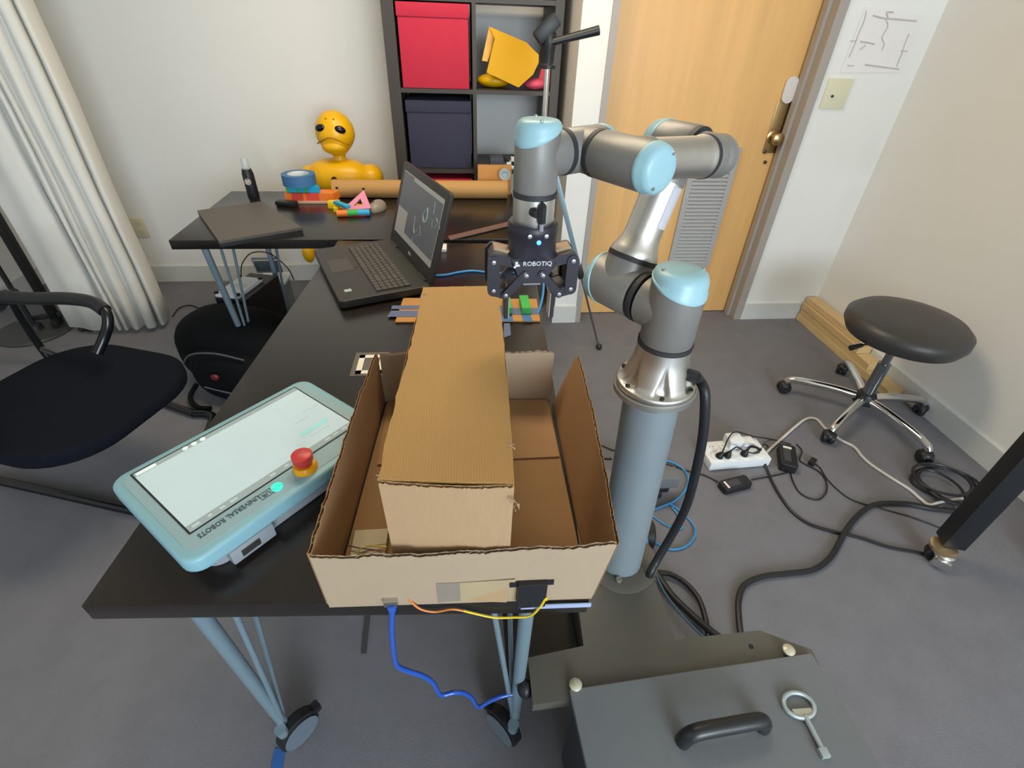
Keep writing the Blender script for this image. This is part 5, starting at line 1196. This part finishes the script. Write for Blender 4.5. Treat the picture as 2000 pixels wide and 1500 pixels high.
# ------------------------------------------------------------------ under the far table: computer, printer tray, backpack
pc = [az(x, y, .36) for x, y in ((430, 572), (478, 577), (503, 546), (455, 543))]
cc = sum(pc, V()) / 4; e1 = (pc[1] - pc[0]).normalized(); e2 = V((-e1.y, e1.x, 0)); pw, pd_ = (pc[1] - pc[0]).length, .21
Tpc = Matrix(((e1.x, e2.x, 0, cc.x), (e1.y, e2.y, 0, cc.y), (0, 0, 1, 0), (0, 0, 0, 1)))
t = thing('computer_tower', 'black computer tower with a white box lid under the far table', 'computer', V((cc.x, cc.y, 0)))
b = NB(); box(b, -pw / 2, pw / 2 + .03, -pd_ / 2, pd_ / 2 + .08, .002, .345, Tpc, .004); part('case', b, blk_m, t, smooth=0)
b = NB(); box(b, -pw / 2 + .004, pw / 2 - .004, -pd_ / 2 + .004, pd_ / 2, .345, .362, Tpc, .003); lp = part('white_unit', b, white_m, t, 'white unit on top', smooth=0)
b = NB(); prism(b, rrect(pw * .62, .05, .02), .3615, .364, Tpc); part('raised_pad', b, M('pad_white', '#d5d9da', .5), lp)
b = NB()
for sx_2, sy_2 in ((-1, -1), (1, -1), (1, 1), (-1, 1)): box(b, sx_2 * (pw / 2 - .008) - .008, sx_2 * (pw / 2 - .008) + .008, sy_2 * (pd_ / 2 - .012) - .008, sy_2 * (pd_ / 2 - .012) + .008, .36, .372, Tpc, .002)
part('corner_clip', b, blk_m, lp)
pts = [Tpc @ V((-pw * .3, pd_ * .4, .375)), Tpc @ V((-pw * .35, pd_ * .6, .42)), Tpc @ V((-.02, pd_ * .9, .455)), Tpc @ V((pw * .4, pd_ * 1.1, .44)), Tpc @ V((pw * .9, pd_ * 1.2, .36)), Tpc @ V((pw, pd_ * 1.25, .29))]
solo('thin_cable', tube(NB(), pts, .003, 6), blk_m, 'thin dark cord arching up from the white unit', 'cable')
q = ay(520, 515, 2.72)
t = thing('document_tray', 'grey metal desk tray leaning behind the table legs', 'tray', V((q.x, 2.74, 0)))
x0_, x1_ = ay(493, 510, 2.72).x, ay(545, 510, 2.72).x
ztop, zmid, zbot = ay(500, 505, 2.72).z, ay(505, 528, 2.72).z, ay(505, 541, 2.72).z
traym = M('tray_steel', '#6e7a80', .35, .5)
b = NB()
for a_, c2_ in ((0, 1), (1, 1)):
    pass
tube(b, [(x0_, 2.72, ztop), (x1_, 2.72, ztop), (x1_ + .01, 2.70, zmid), (x0_ + .02, 2.70, zmid), (x0_, 2.72, ztop)], .006, 8, 0); box(b, x0_ + .012, x1_, 2.712, 2.718, zmid, ztop - .012); part('frame', b, traym, t)
b = NB(); box(b, x0_ + .02, x1_ + .012, 2.66, 2.78, 0, zbot - .012, bev=.003); part('body', b, M('tray_grey', '#8a959a', .4, .2), t, smooth=0)
b = NB(); box(b, x0_ + .018, x1_ + .03, 2.645, 2.785, zbot - .012, zbot); part('white_ledge', b, white_m, t, smooth=0)
q0, q1 = az(543, 597, .02), az(583, 597, .02)
# metal strip far on the floor below
solo('metal_rail', box(NB(), q0.x, q1.x, q0.y - .008, q0.y + .008, .001, .022, bev=.002), M('bright_rail', '#e8ecee', .3, .2), 'short bright metal rail on the floor behind the table legs', 'rail', smooth=0)
# backpack
bc = V((-1.06, 2.09, 0))
t = thing('backpack', 'bulging black backpack slumped under the far table corner', 'backpack', bc)
bagm = M('bag_nylon', '#0d0f13', .8, spec=.15, var=.15, scale=40, bump=.2, bscale=60)
def bfn(v):
    for i in range(3): v.co[i] = math.copysign(abs(v.co[i]) ** .78, v.co[i])
    if v.co.z < -.75: v.co.z = -.75
Tb = Matrix.Translation(bc) @ Matrix.Rotation(-.35, 4, 'Z')
b = NB(); ell(b, (0, 0, .15), (.30, .18, .20), Tb, 32, 20, bfn); part('main_body', b, bagm, t, smooth=80)
b = NB(); ell(b, (.06, -.14, .115), (.20, .10, .135), Tb, 26, 16, bfn); fp = part('front_pocket', b, bagm, t, smooth=80)
zm = M('zip_grey', '#555b63', .4)
b = NB(); tube(b, [Tb @ V(p) for p in ((-.15, -.195, .16), (-.06, -.215, .235), (.06, -.205, .258), (.19, -.19, .24))], .004, 6); part('zip', b, zm, fp)
b = NB(); tube(b, [Tb @ V(p) for p in ((-.02, -.245, .09), (.08, -.245, .085), (.18, -.235, .075))], .004, 6); part('zip', b, zm, fp)
b = NB(); ell(b, Tb @ V((.06, -.246, .16)), (.018, .008, .016), seg=16, rings=10); part('red_badge', b, M('badge_red', '#6a2522', .35), fp)
b = NB(); tube(b, [Tb @ V(p) for p in ((.22, -.20, .16), (.25, -.25, .09), (.29, -.28, .03))], .009, 8); part('strap', b, M('strap_grey', '#6a7178', .6), t)
b = NB(); tube(b, [Tb @ V(p) for p in ((-.12, -.2, .05), (-.1, -.27, .03), (-.04, -.30, .012), (.02, -.29, .012))], .011, 8); part('strap', b, bagm, t)
b = NB(); tube(b, [Tb @ V(p) for p in ((.08, -.23, .04), (.12, -.29, .02), (.2, -.32, .012))], .012, 8); part('strap', b, bagm, t)
b = NB(); box(b, -.012, .012, -.02, .02, 0, .012, Tb @ Matrix.Translation((.09, -.295, .012)), .003); part('buckle', b, zm, t)
# power cord behind it
solo('thin_cable', tube(NB(), [az(x, y, .006) for x, y in ((337, 618), (350, 602), (372, 596), (395, 603), (430, 600))], .004, 6), blk_m, 'dark cord on the carpet behind the backpack', 'cable')
# bits on the floor in front
q = [az(x, y, .0008) for x, y in ((529, 1500), (552, 1500), (558, 1462), (537, 1462))]
solo('floor_tape', quadprism(NB(), q, .0012), M('floor_blue_tape', '#2f5fa8', .6), 'short strip of blue tape on the carpet by the front castor', 'tape', smooth=0)
a_, c_2 = az(716, 1200, .004), az(710, 1276, .004)
solo('floor_bar', quadprism(NB(), [a_ + V((-.008, .1, 0)), a_ + V((.008, .1, 0)), c_2 + V((.007, 0, 0)), c_2 + V((-.007, 0, 0))], .006), M('bar_grey', '#47464a', .5), 'dull grey bar lying on the carpet under the long table', 'bar', smooth=0)
